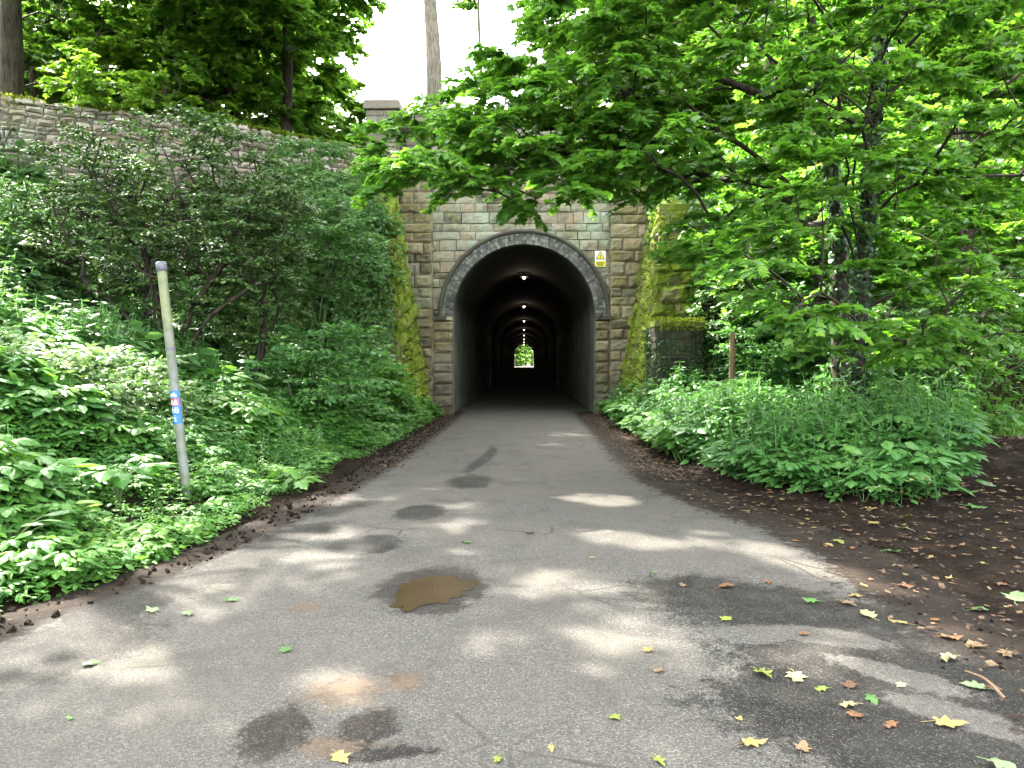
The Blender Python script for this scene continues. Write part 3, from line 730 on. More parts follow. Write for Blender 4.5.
# warning sign on the wall
M['white_paint'] = plain('white_sheet', (.78, .79, .76), .45, var=.05)
M['yellow_paint'] = plain('yellow_sheet', (.80, .66, .03), .45, var=.08)
M['black_paint'] = plain('black_print', (.02, .02, .02), .5)
sg = empty('warning_sign', (2.24, Y0 - .075, 4.57)); tag(sg, 'small white and yellow warning sign with black triangle on the portal wall', 'sign')
a = Acc(); box(a, sg.location, (.32, .012, .47)); a.build('plate', M['white_paint'], sg)
a = Acc(); box(a, np.array(sg.location) + (0, -.009, -.145), (.29, .006, .16)); yp = a.build('text_panel', M['yellow_paint'], sg)
a = Acc()
for z, w in ((.045, .22), (.012, .25), (-.02, .20), (-.052, .16)): box(a, np.array(sg.location) + (0, -.0135, -.145 + z), (w, .003, .014))
tl = a.build('lettering', M['black_paint'], sg)
def tri(r, y, z):
    return np.array([(0, y, z + r), (-r * .92, y, z - r * .62), (r * .92, y, z - r * .62)])
a = Acc(); l_ = np.array(sg.location)
for r, y, mi in ((.15, -.008, 0), (.115, -.012, 1)): a.add(tri(r, y, .075) + l_, [[0, 1, 2]], .5, mi)
box(a, l_ + (0, -.0145, .085), (.022, .003, .075)); box(a, l_ + (0, -.0145, .028), (.022, .003, .02))
a.build('warning_triangle', [M['black_paint'], M['yellow_paint']], sg)

# wing walls: battered, mossy
def moss_scatter(L, quad, n, size, nrm, lo=.42):
    p = [np.asarray(v, float) for v in quad]; u = rng.random((n, 1)); v = rng.random((n, 1))
    P = p[0] * (1 - u) * (1 - v) + p[1] * u * (1 - v) + p[2] * u * v + p[3] * (1 - u) * v
    P = P[noise(P, 1.7, 8, 3) > lo] + nrm * .06
    d = nrm + rng.normal(0, .6, (len(P), 3)) + np.array([0, 0, -.4])
    L.add(P, d, rng.normal(0, 1, (len(P), 3)), size * rng.uniform(.5, 1.4, len(P)))
def wing(side, label):
    e = empty('wing_wall', (side * 3.2, 21.4, 0)); tag(e, label, 'wall')
    s = side
    b0, b1 = np.array((s * 2.72, Y0 - .1, -.1)), np.array((s * 3.02, 19.9, -.1))
    t0, t1 = np.array((s * 3.86, Y0 - .1, 6.75)), np.array((s * 3.52, 20.2, 5.5))
    o0, o1 = np.array((s * 4.35, 19.75, -.1)), np.array((s * 4.75, 20.2, 5.5))
    tb = np.array((s * 5.0, Y0 - .1, 6.75))
    faces = [[b0, b1, t1, t0], [b1, o0, o1, t1]]
    a = Acc(); L = Leaves(DIAM)
    for qd, w, h in ((faces[0], 2.9, 6.3), (faces[1], 1.35, 5.7)):
        if s < 0: qd = [qd[1], qd[0], qd[3], qd[2]]
        block_patch(a, qd, w, h, (.22, .46), (.3, .8), .07, .10, .02, rs=60 + s, nu=7, nv=6, wave=.16, arc=.15)
        nr = unit(np.cross(qd[1] - qd[0], qd[3] - qd[0]))
        moss_scatter(L, qd, 3000, .06, nr, .38)
    a.build('stonework', [M['mossy'], M['mossy']], e)
    c = Acc()
    V = np.array([t0, t1, o1, tb]); V2 = V + (0, 0, .16); c.add(np.vstack([V, V2]), [[4, 5, 6, 7], [0, 1, 5, 4], [1, 2, 6, 5], [2, 3, 7, 6], [3, 0, 4, 7], [3, 2, 1, 0]], .5)
    c.build('coping', M['mossy'], e)
    I_ = Leaves(MAPLE_LO); u_ = rng.random((420, 1)); v_ = rng.random((420, 1)); P = (t0 * (1 - u_) + t1 * u_) * (1 - v_) + (tb * (1 - u_) + o1 * u_) * v_ + np.array([0, 0, 1.]) * (.18 + .25 * rng.random((420, 1)))
    I_.add(P, rng.normal(0, 1, (420, 3)) * (1, 1, .4), np.array([0, 0, 1.]) + rng.normal(0, .4, (420, 3)), .13 * rng.uniform(.6, 1.3, 420)); I_.build('ivy', M['ivy_light'], e, gaps=False)
    L.build('moss', M['moss_tuft'], e, gaps=False)
    return e
wing(1, 'sloping buttress wall thick with yellow green moss right of the tunnel arch')
LW = wing(-1, 'mossy sloping wing wall half buried in foliage left of the tunnel arch')

def ivy_sheet(L, quad, n, size, nrm, out=.08, lo=0.0, seed=4):
    p = [np.asarray(v, float) for v in quad]; u = rng.random((n, 1)); v = rng.random((n, 1))
    P = p[0] * (1 - u) * (1 - v) + p[1] * u * (1 - v) + p[2] * u * v + p[3] * (1 - u) * v
    P = P[noise(P, 1.3, seed, 3) > lo]
    P = P + nrm * (out * rng.random((len(P), 1)) + .03)
    d = np.array([0, 0, -.7]) + rng.normal(0, .6, (len(P), 3))
    L.add(P, d, nrm + np.array([0, 0, .35]) + rng.normal(0, .35, (len(P), 3)), size * rng.uniform(.6, 1.3, len(P)))
I_ = Leaves(OVATE); ivy_sheet(I_, [(-4.9, 19.7, 1.0), (-3.25, 19.8, 1.0), (-3.6, 20.1, 5.6), (-5.0, 20.1, 6.2)], 2600, .12, np.array((.1, -1., .1)), .3, .34); I_.build('ivy', M['blue_nettle'], LW, gaps=False)
# the low dark pier at the end of the wing wall
pe = empty('stone_pier', (3.75, 18.9, 0)); tag(pe, 'low square stone pier dark with ivy and a mossy top', 'pier')
a = Acc(); lo, hi, yf, yb, zt = 3.15, 4.25, 18.4, 19.7, 2.4
for qd, w in (([(lo, yf, 0), (hi, yf, 0), (hi, yf, zt), (lo, yf, zt)], hi - lo), ([(lo, yb, 0), (lo, yf, 0), (lo, yf, zt), (lo, yb, zt)], yb - yf), ([(hi, yf, 0), (hi, yb, 0), (hi, yb, zt), (hi, yf, zt)], yb - yf)):
    block_patch(a, qd, w, zt, (.28, .4), (.4, .7), .04, .04, .012, rs=71)
a.build('shaft', [M['dark_pier'], M['mortar']], pe)
a = Acc(); box(a, (3.7, 19.05, zt + .07), (1.18, 1.36, .14)); a.build('cap', M['mossy'], pe)
L = Leaves(DIAM)
ivy_sheet(L, [(lo, yf, 0), (hi, yf, 0), (hi, yf, zt), (lo, yf, zt)], 1000, .07, np.array((0, -1., 0)), lo=.42)
ivy_sheet(L, [(lo, yb, 0), (lo, yf, 0), (lo, yf, zt), (lo, yb, zt)], 700, .07, np.array((-1., 0, 0)), lo=.45)
L.build('ivy', M['ivy'], pe, gaps=False)
L = Leaves(DIAM); moss_scatter(L, [(3.1, 18.37, zt + .1), (4.3, 18.37, zt + .1), (4.3, 19.7, zt + .1), (3.1, 19.7, zt + .1)], 1500, .07, np.array((0, -.1, 1.)), .3); moss_scatter(L, [(3.1, 18.34, zt - .1), (4.3, 18.34, zt - .1), (4.3, 18.34, zt + .14), (3.1, 18.34, zt + .14)], 500, .06, np.array((0, -1., .2)), .35); L.build('moss', M['moss_tuft'], pe, gaps=False)

# dry stone wall along the top of the bank
dw = empty('dry_stone_wall', (-9, 20.7, 6.4)); tag(dw, 'long rough rubble wall, pinkish grey with moss, along the top of the left bank', 'wall')
wp = [np.array(v, float) for v in ((-4.7, 22.75), (-8.2, 21.1), (-12.9, 18.9), (-22, 14.6))]
a = Acc(); L = Leaves(DIAM)
for w_, (p, q_) in enumerate(zip(wp[1:], wp[:-1])):
    ln = np.linalg.norm(q_ - p); d = (q_ - p) / ln
    top0 = 8.05; top1 = 7.95 if w_ else 7.75
    zb0, zb1 = 5.9, 5.9
    nrm = unit(np.array((d[1], -d[0], 0)))
    bt = [np.append(p, zb0), np.append(q_, zb1), np.append(q_, top1) - nrm * .12, np.append(p, top0) - nrm * .12]
    block_patch(a, bt, ln, 2.1, (.09, .22), (.12, .42), .07, .08, .012, nu=5, nv=4, rs=80 + w_, arc=.2, wave=.22)
    bk = [np.append(q_, 6.2) - nrm * .62, np.append(p, 6.2) - nrm * .62, np.append(p, top0) - nrm * .5, np.append(q_, top1) - nrm * .5]
    block_patch(a, bk, ln, 1.85, (.12, .22), (.2, .5), .05, .05, .012, nu=4, nv=3, rs=90 + w_, arc=.3)
    tq = [np.append(p, top0) - nrm * .08, np.append(q_, top1) - nrm * .08, np.append(q_, top1) - nrm * .52, np.append(p, top0) - nrm * .52]
    block_patch(a, tq, ln, .44, (.2, .24), (.2, .45), .10, .09, .02, nu=6, nv=4, rs=100 + w_, arc=.2)
    if w_ < 2:
        moss_scatter(L, [v + np.array((0, 0, .05)) for v in tq], 3200 if w_ == 0 else 1800, .07, np.array((0, -.2, 1.)), lo=.40 if w_ == 0 else .5)
        moss_scatter(L, [bt[0] * .15 + bt[3] * .85, bt[1] * .3 + bt[2] * .7, bt[2], bt[3]], 1600 if w_ == 0 else 700, .06, nrm, lo=.5)
a.build('stonework', [M['rubble'], M['mortar']], dw)
L.build('moss', M['moss_tuft'], dw, gaps=False)

# ------------------------------------------------------------------ gaps that let the sun in
for px, py, r in ((335, 700, .26), (355, 706, .18), (605, 503, .42), (575, 502, .25), (640, 546, .36), (700, 548, .22), (775, 556, .34), (820, 572, .30), (730, 470, .3), (480, 662, .14), (180, 680, .10), (405, 580, .07), (880, 590, .22), (560, 600, .07), (760, 430, .2)):
    beam(gp(px, py), r)
def bankpoint(px, py):
    d = ray(px, py); lo = 1.0
    for t in np.arange(2, 40, .03):
        p = CAM + d * t
        if p[2] < H(p[0], p[1], False) + .4: return p
    return CAM + d * 20
for px, py, r in ((30, 345, .85), (60, 385, .8), (20, 395, .8), (110, 420, .6), (240, 415, .3), (270, 440, .25), (150, 330, .3), (250, 330, .3), (60, 250, .5), (5, 300, .5), (200, 470, .22), (250, 290, .2), (320, 420, .25), (80, 480, .25)):
    beam(bankpoint(px, py), r)
for _ in range(140):   # small flecks of sun over the left bank
    beam(bankpoint(rng.uniform(-30, 340), rng.uniform(230, 500)), rng.uniform(.10, .26))
beam((-12, 19.2, 7.2), 1.2); beam((3.2, 20.6, 4.0), .8); beam((3.4, 20.4, 5.3), .7); beam((14, 17, 0.5), 1.8); beam((11, 20, 1.5), 1.2); beam((0, Y0, 6.2), .5)

# ------------------------------------------------------------------ trees
def limb(wood, p0, p1, r0, r1, sag=.12, n=7, sides=5):
    p0 = np.asarray(p0, float); p1 = np.asarray(p1, float); ln = np.linalg.norm(p1 - p0)
    mid = p0 * .55 + p1 * .45 + np.array([0, 0, sag * ln]) + rng.normal(0, .06 * ln, 3)
    P = catmull([p0, mid, p1], n); tube(wood, P, np.linspace(r0, r1, n), sides); return P
def tree(label, base, height, r, centre, rad, clumps, per, size, spray_r, leaf='syc_far', bark='bark', tmpl=MAPLE_LO, lean=(0, 0), group=None, ivy=0, sink=.3, wood_twigs=False, name='deciduous_tree', keep=None, tips=None, trunk_pts=None, cat='tree', gaps=True, start=.22, twig_r=.0066):
    base = np.asarray(base, float); e = empty(name, base); tag(e, label, cat, group)
    wood = Acc(); L = Leaves(tmpl)
    if trunk_pts is None:
        top = base + np.array([lean[0], lean[1], height])
        trunk_pts = [base - (0, 0, sink), base * .65 + top * .35 + rng.normal(0, .12, 3) * (1, 1, 0), base * .3 + top * .7 + rng.normal(0, .2, 3) * (1, 1, 0), top]
    TP = catmull(trunk_pts, 18); hh = np.linspace(0, 1, 18)
    tr_ = r * (1 - .85 * hh) + r * .5 * np.exp(-hh * 22)
    tube(wood, TP, tr_, 12, wob=.12)
    centre = np.asarray(centre, float)
    if tips is None:
        v = unit(rng.normal(0, 1, (clumps, 3))) * (rng.random((clumps, 1)) ** .42)
        tips = centre + v * np.asarray(rad, float)
    k0 = max(1, int(start * 17)); NP = [p for p in TP[k0:]]; NPL = [0.0] * len(NP); NPar = [-1] * len(NP); NTr = [float(v) for v in tr_[k0:]]
    chains = []; ends = []
    d0 = np.min(np.linalg.norm(tips[:, None] - TP[None, k0:], axis=2), axis=1)
    for c in tips[np.argsort(d0)]:
        A_ = np.array(NP); dd = np.linalg.norm(A_ - c, axis=1)
        cost = dd + .42 * np.array(NPL) + .8 * np.maximum(A_[:, 2] - c[2] + .25 * dd, 0)
        k = int(np.argmin(cost)); ln = dd[k]; n_ = max(3, int(ln / .5) + 2)
        p0 = A_[k]; mid = p0 * .5 + c * .5 + np.array([0, 0, .10 * ln]) + rng.normal(0, .07 * ln, 3)
        Q = catmull([p0, mid, c], n_); idx = [k]
        for p in Q[1:]:
            NP.append(p); NPL.append(NPL[idx[-1]] + ln / (n_ - 1)); NPar.append(idx[-1]); NTr.append(0); idx.append(len(NP) - 1)
        chains.append(idx); ends.append(idx[-1])
        spray(L, c, (c - Q[-2]) * (1, 1, .5), spray_r, per, size, wood if wood_twigs else None)
    cnt_ = np.zeros(len(NP))
    for k in ends:
        while k >= 0: cnt_[k] += 1; k = NPar[k]
    rad_ = twig_r * np.maximum(cnt_, 1) ** .52
    for idx in chains:
        rr_ = rad_[idx].copy(); rr_[0] = min(rr_[1] * 1.25, NTr[idx[0]] * .8 if NTr[idx[0]] else rr_[0])
        tube(wood, np.array(NP)[idx], rr_, 5)
    wood.build('trunk', M[bark], e, smooth=True)
    L.build('crown', M[leaf], e, gaps=gaps, keep=keep)
    if ivy:
        I = Leaves(MAPLE_LO); t = rng.random(ivy) * .75; P = TP[(t * 17).astype(int)] + (TP[np.minimum((t * 17).astype(int) + 1, 17)] - TP[(t * 17).astype(int)]) * ((t * 17) % 1)[:, None]
        rr = np.interp(t, hh, tr_) + .02 + .10 * rng.random(ivy) * noise(P, 2, 3); an = rng.random(ivy) * 2 * math.pi
        o = np.stack([np.cos(an), np.sin(an), 0 * an], -1)
        I.add(P + o * rr[:, None], np.array([0, 0, -.8]) + rng.normal(0, .5, (ivy, 3)), o + rng.normal(0, .3, (ivy, 3)) + (0, 0, .3), .10 * rng.uniform(.6, 1.3, ivy))
        I.build('ivy', M['ivy'], e, gaps=False)
    return e

# foreground sycamores on the right: tips drawn through the volume their boughs fill
def boughs(n, pxr, low, up, yr):
    out = []
    while len(out) < n:
        px = rng.uniform(*pxr); py = rng.uniform(-260, 400)
        if py > np.interp(px, *low) or py < np.interp(px, *up): continue
        out.append(at(px, py, rng.uniform(*yr)))
    return np.array(out)
LOW = ([380, 430, 480, 560, 620, 660, 700, 750, 850, 1000, 1200], [185, 205, 192, 210, 175, 180, 245, 330, 362, 368, 375])
UPP = ([380, 405, 440, 475, 505, 530, 600], [140, 110, 95, 85, 60, 10, -260])
t1 = np.vstack([boughs(75, (470, 700), ([470, 560, 700], [185, 195, 200]), ([470, 560, 700], [50, 60, 40]), (10, 13)), boughs(215, (385, 660), LOW, UPP, (9.5, 13.5)), boughs(190, (620, 900), LOW, UPP, (9, 14.5))])
bA = np.array((5.45, 13.2, float(H(5.45, 13.2))))
tree('big sycamore behind the nettles, thick dark trunk, boughs reaching over the tunnel arch', bA, 13, .18, None, None, 0, 175, .106, .58, 'syc', 'bark_dark', MAPLE,
     ivy=900, tips=t1, wood_twigs=True, name='sycamore_tree', trunk_pts=[bA - (0, 0, .3), at(840, 300, 13.2), at(836, 200, 13.1), at(815, 60, 13), at(800, -200, 12.8)])
t2 = boughs(240, (740, 1180), LOW, UPP, (8.0, 14))
bB = np.array((4.95, 11.5, float(H(4.95, 11.5))))
tree('slender ivy clad sycamore with a broken stub at its foot, before the thick trunk', bB, 12, .11, None, None, 0, 175, .106, .58, 'syc', 'bark_dark', MAPLE,
     ivy=1500, tips=t2, wood_twigs=True, name='sycamore_tree', trunk_pts=[bB - (0, 0, .3), at(862, 300, 11.6), at(872, 150, 11.8), at(882, 0, 12), at(886, -260, 12)])
TG = 'trees of the surrounding wood'
def T(label, x, y, h, r, crown, rad, clumps, per=200, size=.22, sp=1.05, **k):
    b = (x, y, float(H(x, y))); clumps = int(clumps * 1.7)
    if y > 23: k.setdefault('tmpl', LOB)
    return tree(label, b, h, r, crown, rad, clumps, per, size, sp, group=TG, **k)
# left, on the plateau behind the rubble wall
T('upright trunk at the far left edge behind the rubble wall, leafy low boughs', -13.6, 20.4, 13, .34, (-13, 21, 14.5), (5, 4, 6), 60, bark='bark_dark', start=.1)
T('dark straight trunk in the shade behind the rubble wall, second from the left edge', -12.7, 27, 14, .36, (-12.5, 27, 14), (5, 4, 5.5), 55, bark='bark_dark')
T('leaning dark tree with a forked bough above the middle of the rubble wall', -9.2, 26.5, 9, .22, (-8.6, 26, 12.4), (3.4, 2.6, 3.0), 46, bark='bark_dark', lean=(-2.2, -.6), start=.2)
T('tall grey trunk standing clear against the white sky over the end pier', -3.75, 32, 17, .46, (-5, 32, 22), (6, 5, 4.5), 60, bark='bark_grey', start=.6)
T('thin pole like trunk beside the tall grey trunk in the sky gap', -1.95, 36, 15, .15, (-1.4, 36, 21), (2.2, 2.2, 4), 24, bark='bark_grey', start=.45)
T('leafy young tree just behind the rubble wall near the left edge', -15.6, 24.5, 9, .14, (-15, 24.3, 11.2), (3.2, 2.2, 4), 60, size=.2, sp=.9)
T('light green young tree behind the rubble wall above the holly', -11.2, 24, 7, .12, (-11.0, 24, 10.4), (2.6, 2, 3), 45, leaf='yellow_green', size=.2, sp=.9)
T('spreading tree behind the rubble wall just past the left edge of the view', -20, 17.5, 12, .3, (-20, 17.5, 14), (5, 4, 5.5), 50, size=.24, sp=1.3)
T('bushy tree with bright leaves at the back of the left wood', -18, 29, 12, .3, (-18, 29, 13), (5, 4, 6), 55)
T('broad dense tree closing the view deep in the left wood', -13.5, 36, 15, .35, (-13.5, 36, 15), (6, 4, 8), 70, size=.27, sp=1.5)
T('round crowned tree left of the sky gap beyond the wall', -9.6, 34, 12, .28, (-10.4, 34, 13.5), (2.4, 3, 5.5), 50, leaf='yellow_green', size=.25, sp=1.2)
T('low bright green young tree just behind the wall below the sky gap', -5.6, 29, 4.5, .1, (-5.5, 29, 9.6), (2.0, 2, 1.6), 26, leaf='yellow_green')
for px_, y_, t_, l_ in ((96, 19.6, .9, 'small bright shrub growing over the top of the rubble wall at the left'), (160, 20.6, 1.0, 'second bright shrub on the rubble wall top, above the dark holly')):
    p_ = at(px_, 100, y_); b_ = (p_[0], p_[1] + .5, float(H(p_[0], p_[1] + .5)))
    tree(l_, b_, 2.2, .03, (b_[0], b_[1] - .35, 8.75), (1.15, .5, .65), 20, 60, .15, .5, 'yellow_green', 'stem', MAPLE_LO, name='wall_shrub', cat='shrub', group='shrubs along the rubble wall')
# canopy trees out over the lane
T('tall tree on the left bank whose crown shades the lane', -9.6, 12.3, 17, .38, (-6.2, 13.6, 14.0), (7, 6.5, 3.6), 110, 150, .24, 1.5, start=.45)
T('tall tree further down the left bank, crown over the lane', -10, 3, 17, .38, (-7, 5, 13.5), (6.5, 6, 3.4), 70, 130, .24, 1.5, start=.5)
T('big roadside tree behind the bend on the right', 8.5, 3.5, 14, .4, (5.5, 9.5, 13), (5, 5, 3), 55, 140, .24, 1.5, start=.5)
# right hand wood
T('ivy covered trunk far right beside the track', 11.6, 20.5, 13, .26, (11.2, 20.5, 9.5), (4.5, 3, 5.5), 70, bark='bark_dark', ivy=900, start=.15)
T('young sycamore close behind the mossy buttress', 6.7, 17.5, 8, .10, (6.9, 17.4, 5.2), (2.3, 1.8, 3.2), 60, 120, .17, .8, leaf='syc')
T('tree on the slope above the buttress, right of the parapet', 7.6, 24.5, 11, .25, (7.2, 24.5, 13), (4.2, 3, 5.5), 80)
T('tree behind the parapet with light green boughs', 3.6, 28, 11, .24, (3.4, 27.5, 14), (3.8, 3, 5), 65, leaf='yellow_green')
T('dense tree closing the view on the right slope', 12.5, 28, 12, .3, (12.5, 28, 10), (5, 3.5, 8), 100, size=.24, sp=1.4)
T('dense tree further right beyond the track', 18.5, 27, 12, .3, (18.5, 27, 8), (5, 3.5, 8), 90, size=.24, sp=1.4)
T('leafy tree past the right edge of the view beyond the fence', 21.5, 19.5, 11, .25, (21.5, 19.5, 6.5), (4, 3.5, 6), 70, size=.22, sp=1.2)
T('tree at the right edge beyond the track', 23, 33, 14, .3, (23, 33, 9), (6, 4, 9), 90, size=.28, sp=1.6)
T('hazel like young tree between the dark trunk and the track', 9.0, 16.2, 6.5, .09, (9.2, 16.2, 4.4), (2.3, 1.7, 2.6), 55, 120, .16, .8, leaf='syc')
T('tall tree closing the wood beyond the hill behind the boughs', 9, 37, 16, .35, (8.5, 37, 15), (6, 4, 9), 90, size=.28, sp=1.6)
T('dark dense tree filling the gap deep behind the left edge trunk', -24, 33, 14, .3, (-24, 33, 12), (6, 4, 8), 70, size=.3, sp=1.5)
T('short dark trunk behind the middle of the rubble wall, crown high over it', -7.9, 25.5, 15, .19, (-8.8, 23.6, 15.2), (4.0, 3.6, 4.4), 85, size=.24, sp=1.3, bark='bark_dark', start=.2)
T('shaded tree between the dark straight trunk and the leaning tree', -11.5, 31, 12, .25, (-11.6, 31, 12.5), (3.2, 3, 5.5), 60, size=.25, sp=1.2)
T('leafy tree behind the ivy covered trunk at the upper right', 17.5, 31, 13, .28, (17, 30.5, 11), (5, 3, 6.5), 80, size=.26, sp=1.4)
T('slim leafy tree between parapet and slope, seen through the boughs', 5.8, 31, 11, .2, (5.8, 31, 12.5), (3, 3, 6), 60, size=.25, sp=1.2)
T('broad tree far behind the boughs at the upper right', 15, 36, 16, .35, (15, 36, 15), (7, 4, 10), 90, size=.3, sp=1.6)
# beyond the far mouth
for l_, x_, y_, w_ in (('sunlit tree beyond the far mouth of the tunnel, left of the road end', -3.6, 190, 4.2), ('sunlit tree beyond the far mouth, right of the road end', 4.5, 196, 4.6), ('tree closing the lane far beyond the tunnel', .5, 212, 6)):
    T(l_, x_, y_, 9, .2, (x_, y_, 4.5), (w_, 2.5, 5.5), 60, 90, .5, 1.6, leaf='yellow_green')

# ------------------------------------------------------------------ shrubs and undergrowth
def shrub(label, c, rad, n_, per, size, sp, leaf, stems=6, bark='bark_dark', tmpl=OVATE, name='shrub', group='shrubs on the banks', gaps=True):
    c = np.asarray(c, float); b = np.array((c[0], c[1], float(H(c[0], c[1]))))
    e = empty(name, b); tag(e, label, 'shrub', group); wood = Acc(); L = Leaves(tmpl)
    v = unit(rng.normal(0, 1, (n_, 3))) * (rng.random((n_, 1)) ** .35); tips = c + v * np.asarray(rad, float)
    tips = tips[tips[:, 2] > H(tips[:, 0], tips[:, 1], False) + .1]
    F_ = [b + np.array([rng.normal(0, rad[0] * .4), rng.normal(0, rad[1] * .3), (c[2] - b[2]) * rng.uniform(.4, .8)]) for _ in range(stems)]
    NP = []; NPL = []; NPar = []; chains = []; ends = []
    for f in F_:
        st_ = catmull([b + rng.normal(0, .15, 3) * (1, 1, 0) - (0, 0, .15), b * .5 + f * .5 + rng.normal(0, .1, 3), f], 6); k = len(NP); NP += list(st_); NPL += [0.0] * 6; NPar += [-1] + list(range(k, k + 5)); chains.append(list(range(k, k + 6)))
    NP = [np.array(p) for p in NP]
    for t in tips[np.argsort(np.linalg.norm(tips - b, axis=1))]:
        A_ = np.array(NP); dd = np.linalg.norm(A_ - t, axis=1); k = int(np.argmin(dd + .35 * np.array(NPL) + .5 * np.maximum(A_[:, 2] - t[2], 0)))
        n__ = max(3, int(dd[k] / .3) + 2); Q = catmull([A_[k], (A_[k] + t) / 2 + rng.normal(0, .09 * dd[k], 3), t], n__); idx = [k]
        for p in Q[1:]: NP.append(p); NPL.append(NPL[idx[-1]] + dd[k] / (n__ - 1)); NPar.append(idx[-1]); idx.append(len(NP) - 1)
        chains.append(idx); ends.append(idx[-1]); spray(L, t, (t - Q[-2]) * (1, 1, .6), sp, per, size, None, 6, .15, .6, 2.4)
    cnt_ = np.zeros(len(NP))
    for k in ends:
        while k >= 0: cnt_[k] += 1; k = NPar[k]
    for idx in chains: tube(wood, np.array(NP)[idx], .0055 * np.maximum(cnt_[idx], 1) ** .5, 5)
    wood.build('stems', M[bark], e, smooth=True); L.build('foliage', M[leaf], e, gaps=gaps); return e
ph_ = at(165, 215, 13.2)
shrub('large dark holly bush with bare crooked stems below the rubble wall', ph_, (2.55, 1.4, 1.8), 430, 110, .085, .40, 'holly', 7, name='holly_bush')
shrub('dark evergreen bush in deep shade right of the holly', at(250, 275, 14.2), (.95, .8, 1.3), 130, 110, .085, .40, 'holly', 5, name='evergreen_bush')
shrub('pale silvery leaved shrub in full sun at the left edge', at(40, 385, 8.6), (1.25, .8, .62), 75, 60, .11, .36, 'pale', 5, 'stem', name='elder_shrub')
shrub('light leaved shrub behind the leaning marker post', at(130, 400, 9.8), (1.0, .7, .6), 50, 55, .10, .34, 'pale', 5, 'stem', name='elder_shrub')
shrub('feathery bluish shrub high on the left bank at the picture edge', at(25, 240, 13.5), (1.3, 1.1, 1.0), 70, 70, .11, .42, 'blue_nettle', 4, 'stem', name='bramble_bush')
shrub('bluish bramble mound on the upper bank left of the end pier', at(318, 190, 20), (1.6, 1.2, 1.3), 120, 80, .12, .45, 'blue_nettle', 4, 'stem', name='bramble_bush')
shrub('hanging bramble mass beside the left wing wall', at(372, 262, 20.0), (.7, .9, 1.7), 80, 80, .11, .40, 'blue_nettle', 4, 'stem', name='bramble_bush')
shrub('fresh bluish green bush filling the bank right of the dark bush', at(312, 245, 16.5), (1.45, 1.0, 1.5), 150, 80, .11, .42, 'blue_nettle', 4, 'stem', name='bramble_bush')
shrub('leafy bramble low on the bank halfway to the tunnel', at(330, 370, 14), (1.2, 1.1, .9), 80, 80, .11, .40, 'nettle', 4, 'stem', name='bramble_bush')
shrub('green bush at the foot of the left wing wall', at(380, 392, 18.3), (.75, 1.0, .8), 60, 70, .12, .38, 'elder', 4, 'stem', name='bramble_bush')
shrub('light bush covering the slope between buttress and dark trunk', at(757, 300, 19), (1.5, 1.4, 1.6), 120, 80, .14, .5, 'ivy_light', 5, 'stem', name='bramble_bush')
shrub('shaded bush behind the dark trunk', at(800, 330, 16.5), (1.5, 1.0, 1.1), 90, 80, .13, .45, 'nettle', 5, 'stem', name='bramble_bush')
shrub('bush right of the slender ivy clad trunk', at(915, 345, 15), (1.5, 1.0, 1.0), 90, 80, .13, .45, 'ivy_light', 5, 'stem', name='bramble_bush')
shrub('sunny bush by the fence at the far right', at(1000, 350, 18.5), (1.6, 1.1, .7), 70, 70, .13, .45, 'elder', 5, 'stem', name='bramble_bush')

# ivy hanging on the upper right wall and buttress
L = Leaves(MAPLE_LO)
ivy_sheet(L, [(4.5, 19.75, 2.6), (5.2, 19.75, 2.6), (5.4, 20.15, 6.6), (3.9, 20.15, 6.2)], 800, .13, np.array((-.1, -1., .1)), .22, .36)
ivy_sheet(L, [(3.6, 20.2, 4.6), (3.5, 22.6, 4.8), (3.9, 22.7, 7.0), (3.5, 20.2, 6.0)], 700, .13, np.array((-1., -.2, .2)), .2, .45)
tag(L.build('ivy', M['ivy_light'], None), kind='stuff')

def nettle_t(v):
    r_ = np.random.default_rng(v); A = Acc(); V = []; T = []; n0 = 0
    lean = r_.normal(0, .12, 2); kk_ = 7
    for q in range(kk_):
        z = .18 + .80 * q / (kk_ - 1); sc = .25 * (1 - .55 * (q / (kk_ - 1)) ** 1.5) * r_.uniform(.8, 1.15)
        for s in (0, math.pi):
            an = s + q * math.pi / 2 + r_.normal(0, .25)
            d = np.array([[math.cos(an), math.sin(an), r_.uniform(-.45, .1)]]); f = frames(d, np.array([[0, 0, 1.]]) + r_.normal(0, .15, (1, 3)))[0] * sc
            p = np.array([lean[0] * z * z, lean[1] * z * z, z]) + f[:, 0] * .12
            V.append(OV_V @ f.T + p); T.append(OV_T + n0); n0 += 8
    for t0, t1 in ((0, .5), (.5, 1)):
        c0 = np.array([lean[0] * t0 * t0, lean[1] * t0 * t0, t0]); c1 = np.array([lean[0] * t1 * t1, lean[1] * t1 * t1, t1])
        w = .008; V.append(np.array([c0 + (w, 0, 0), c0 + (-w, w, 0), c1 + (w, 0, 0), c1 + (-w, w, 0)])); T.append(np.array([[0, 1, 2], [1, 3, 2]]) + n0); n0 += 4
    return np.concatenate(V), np.concatenate(T)
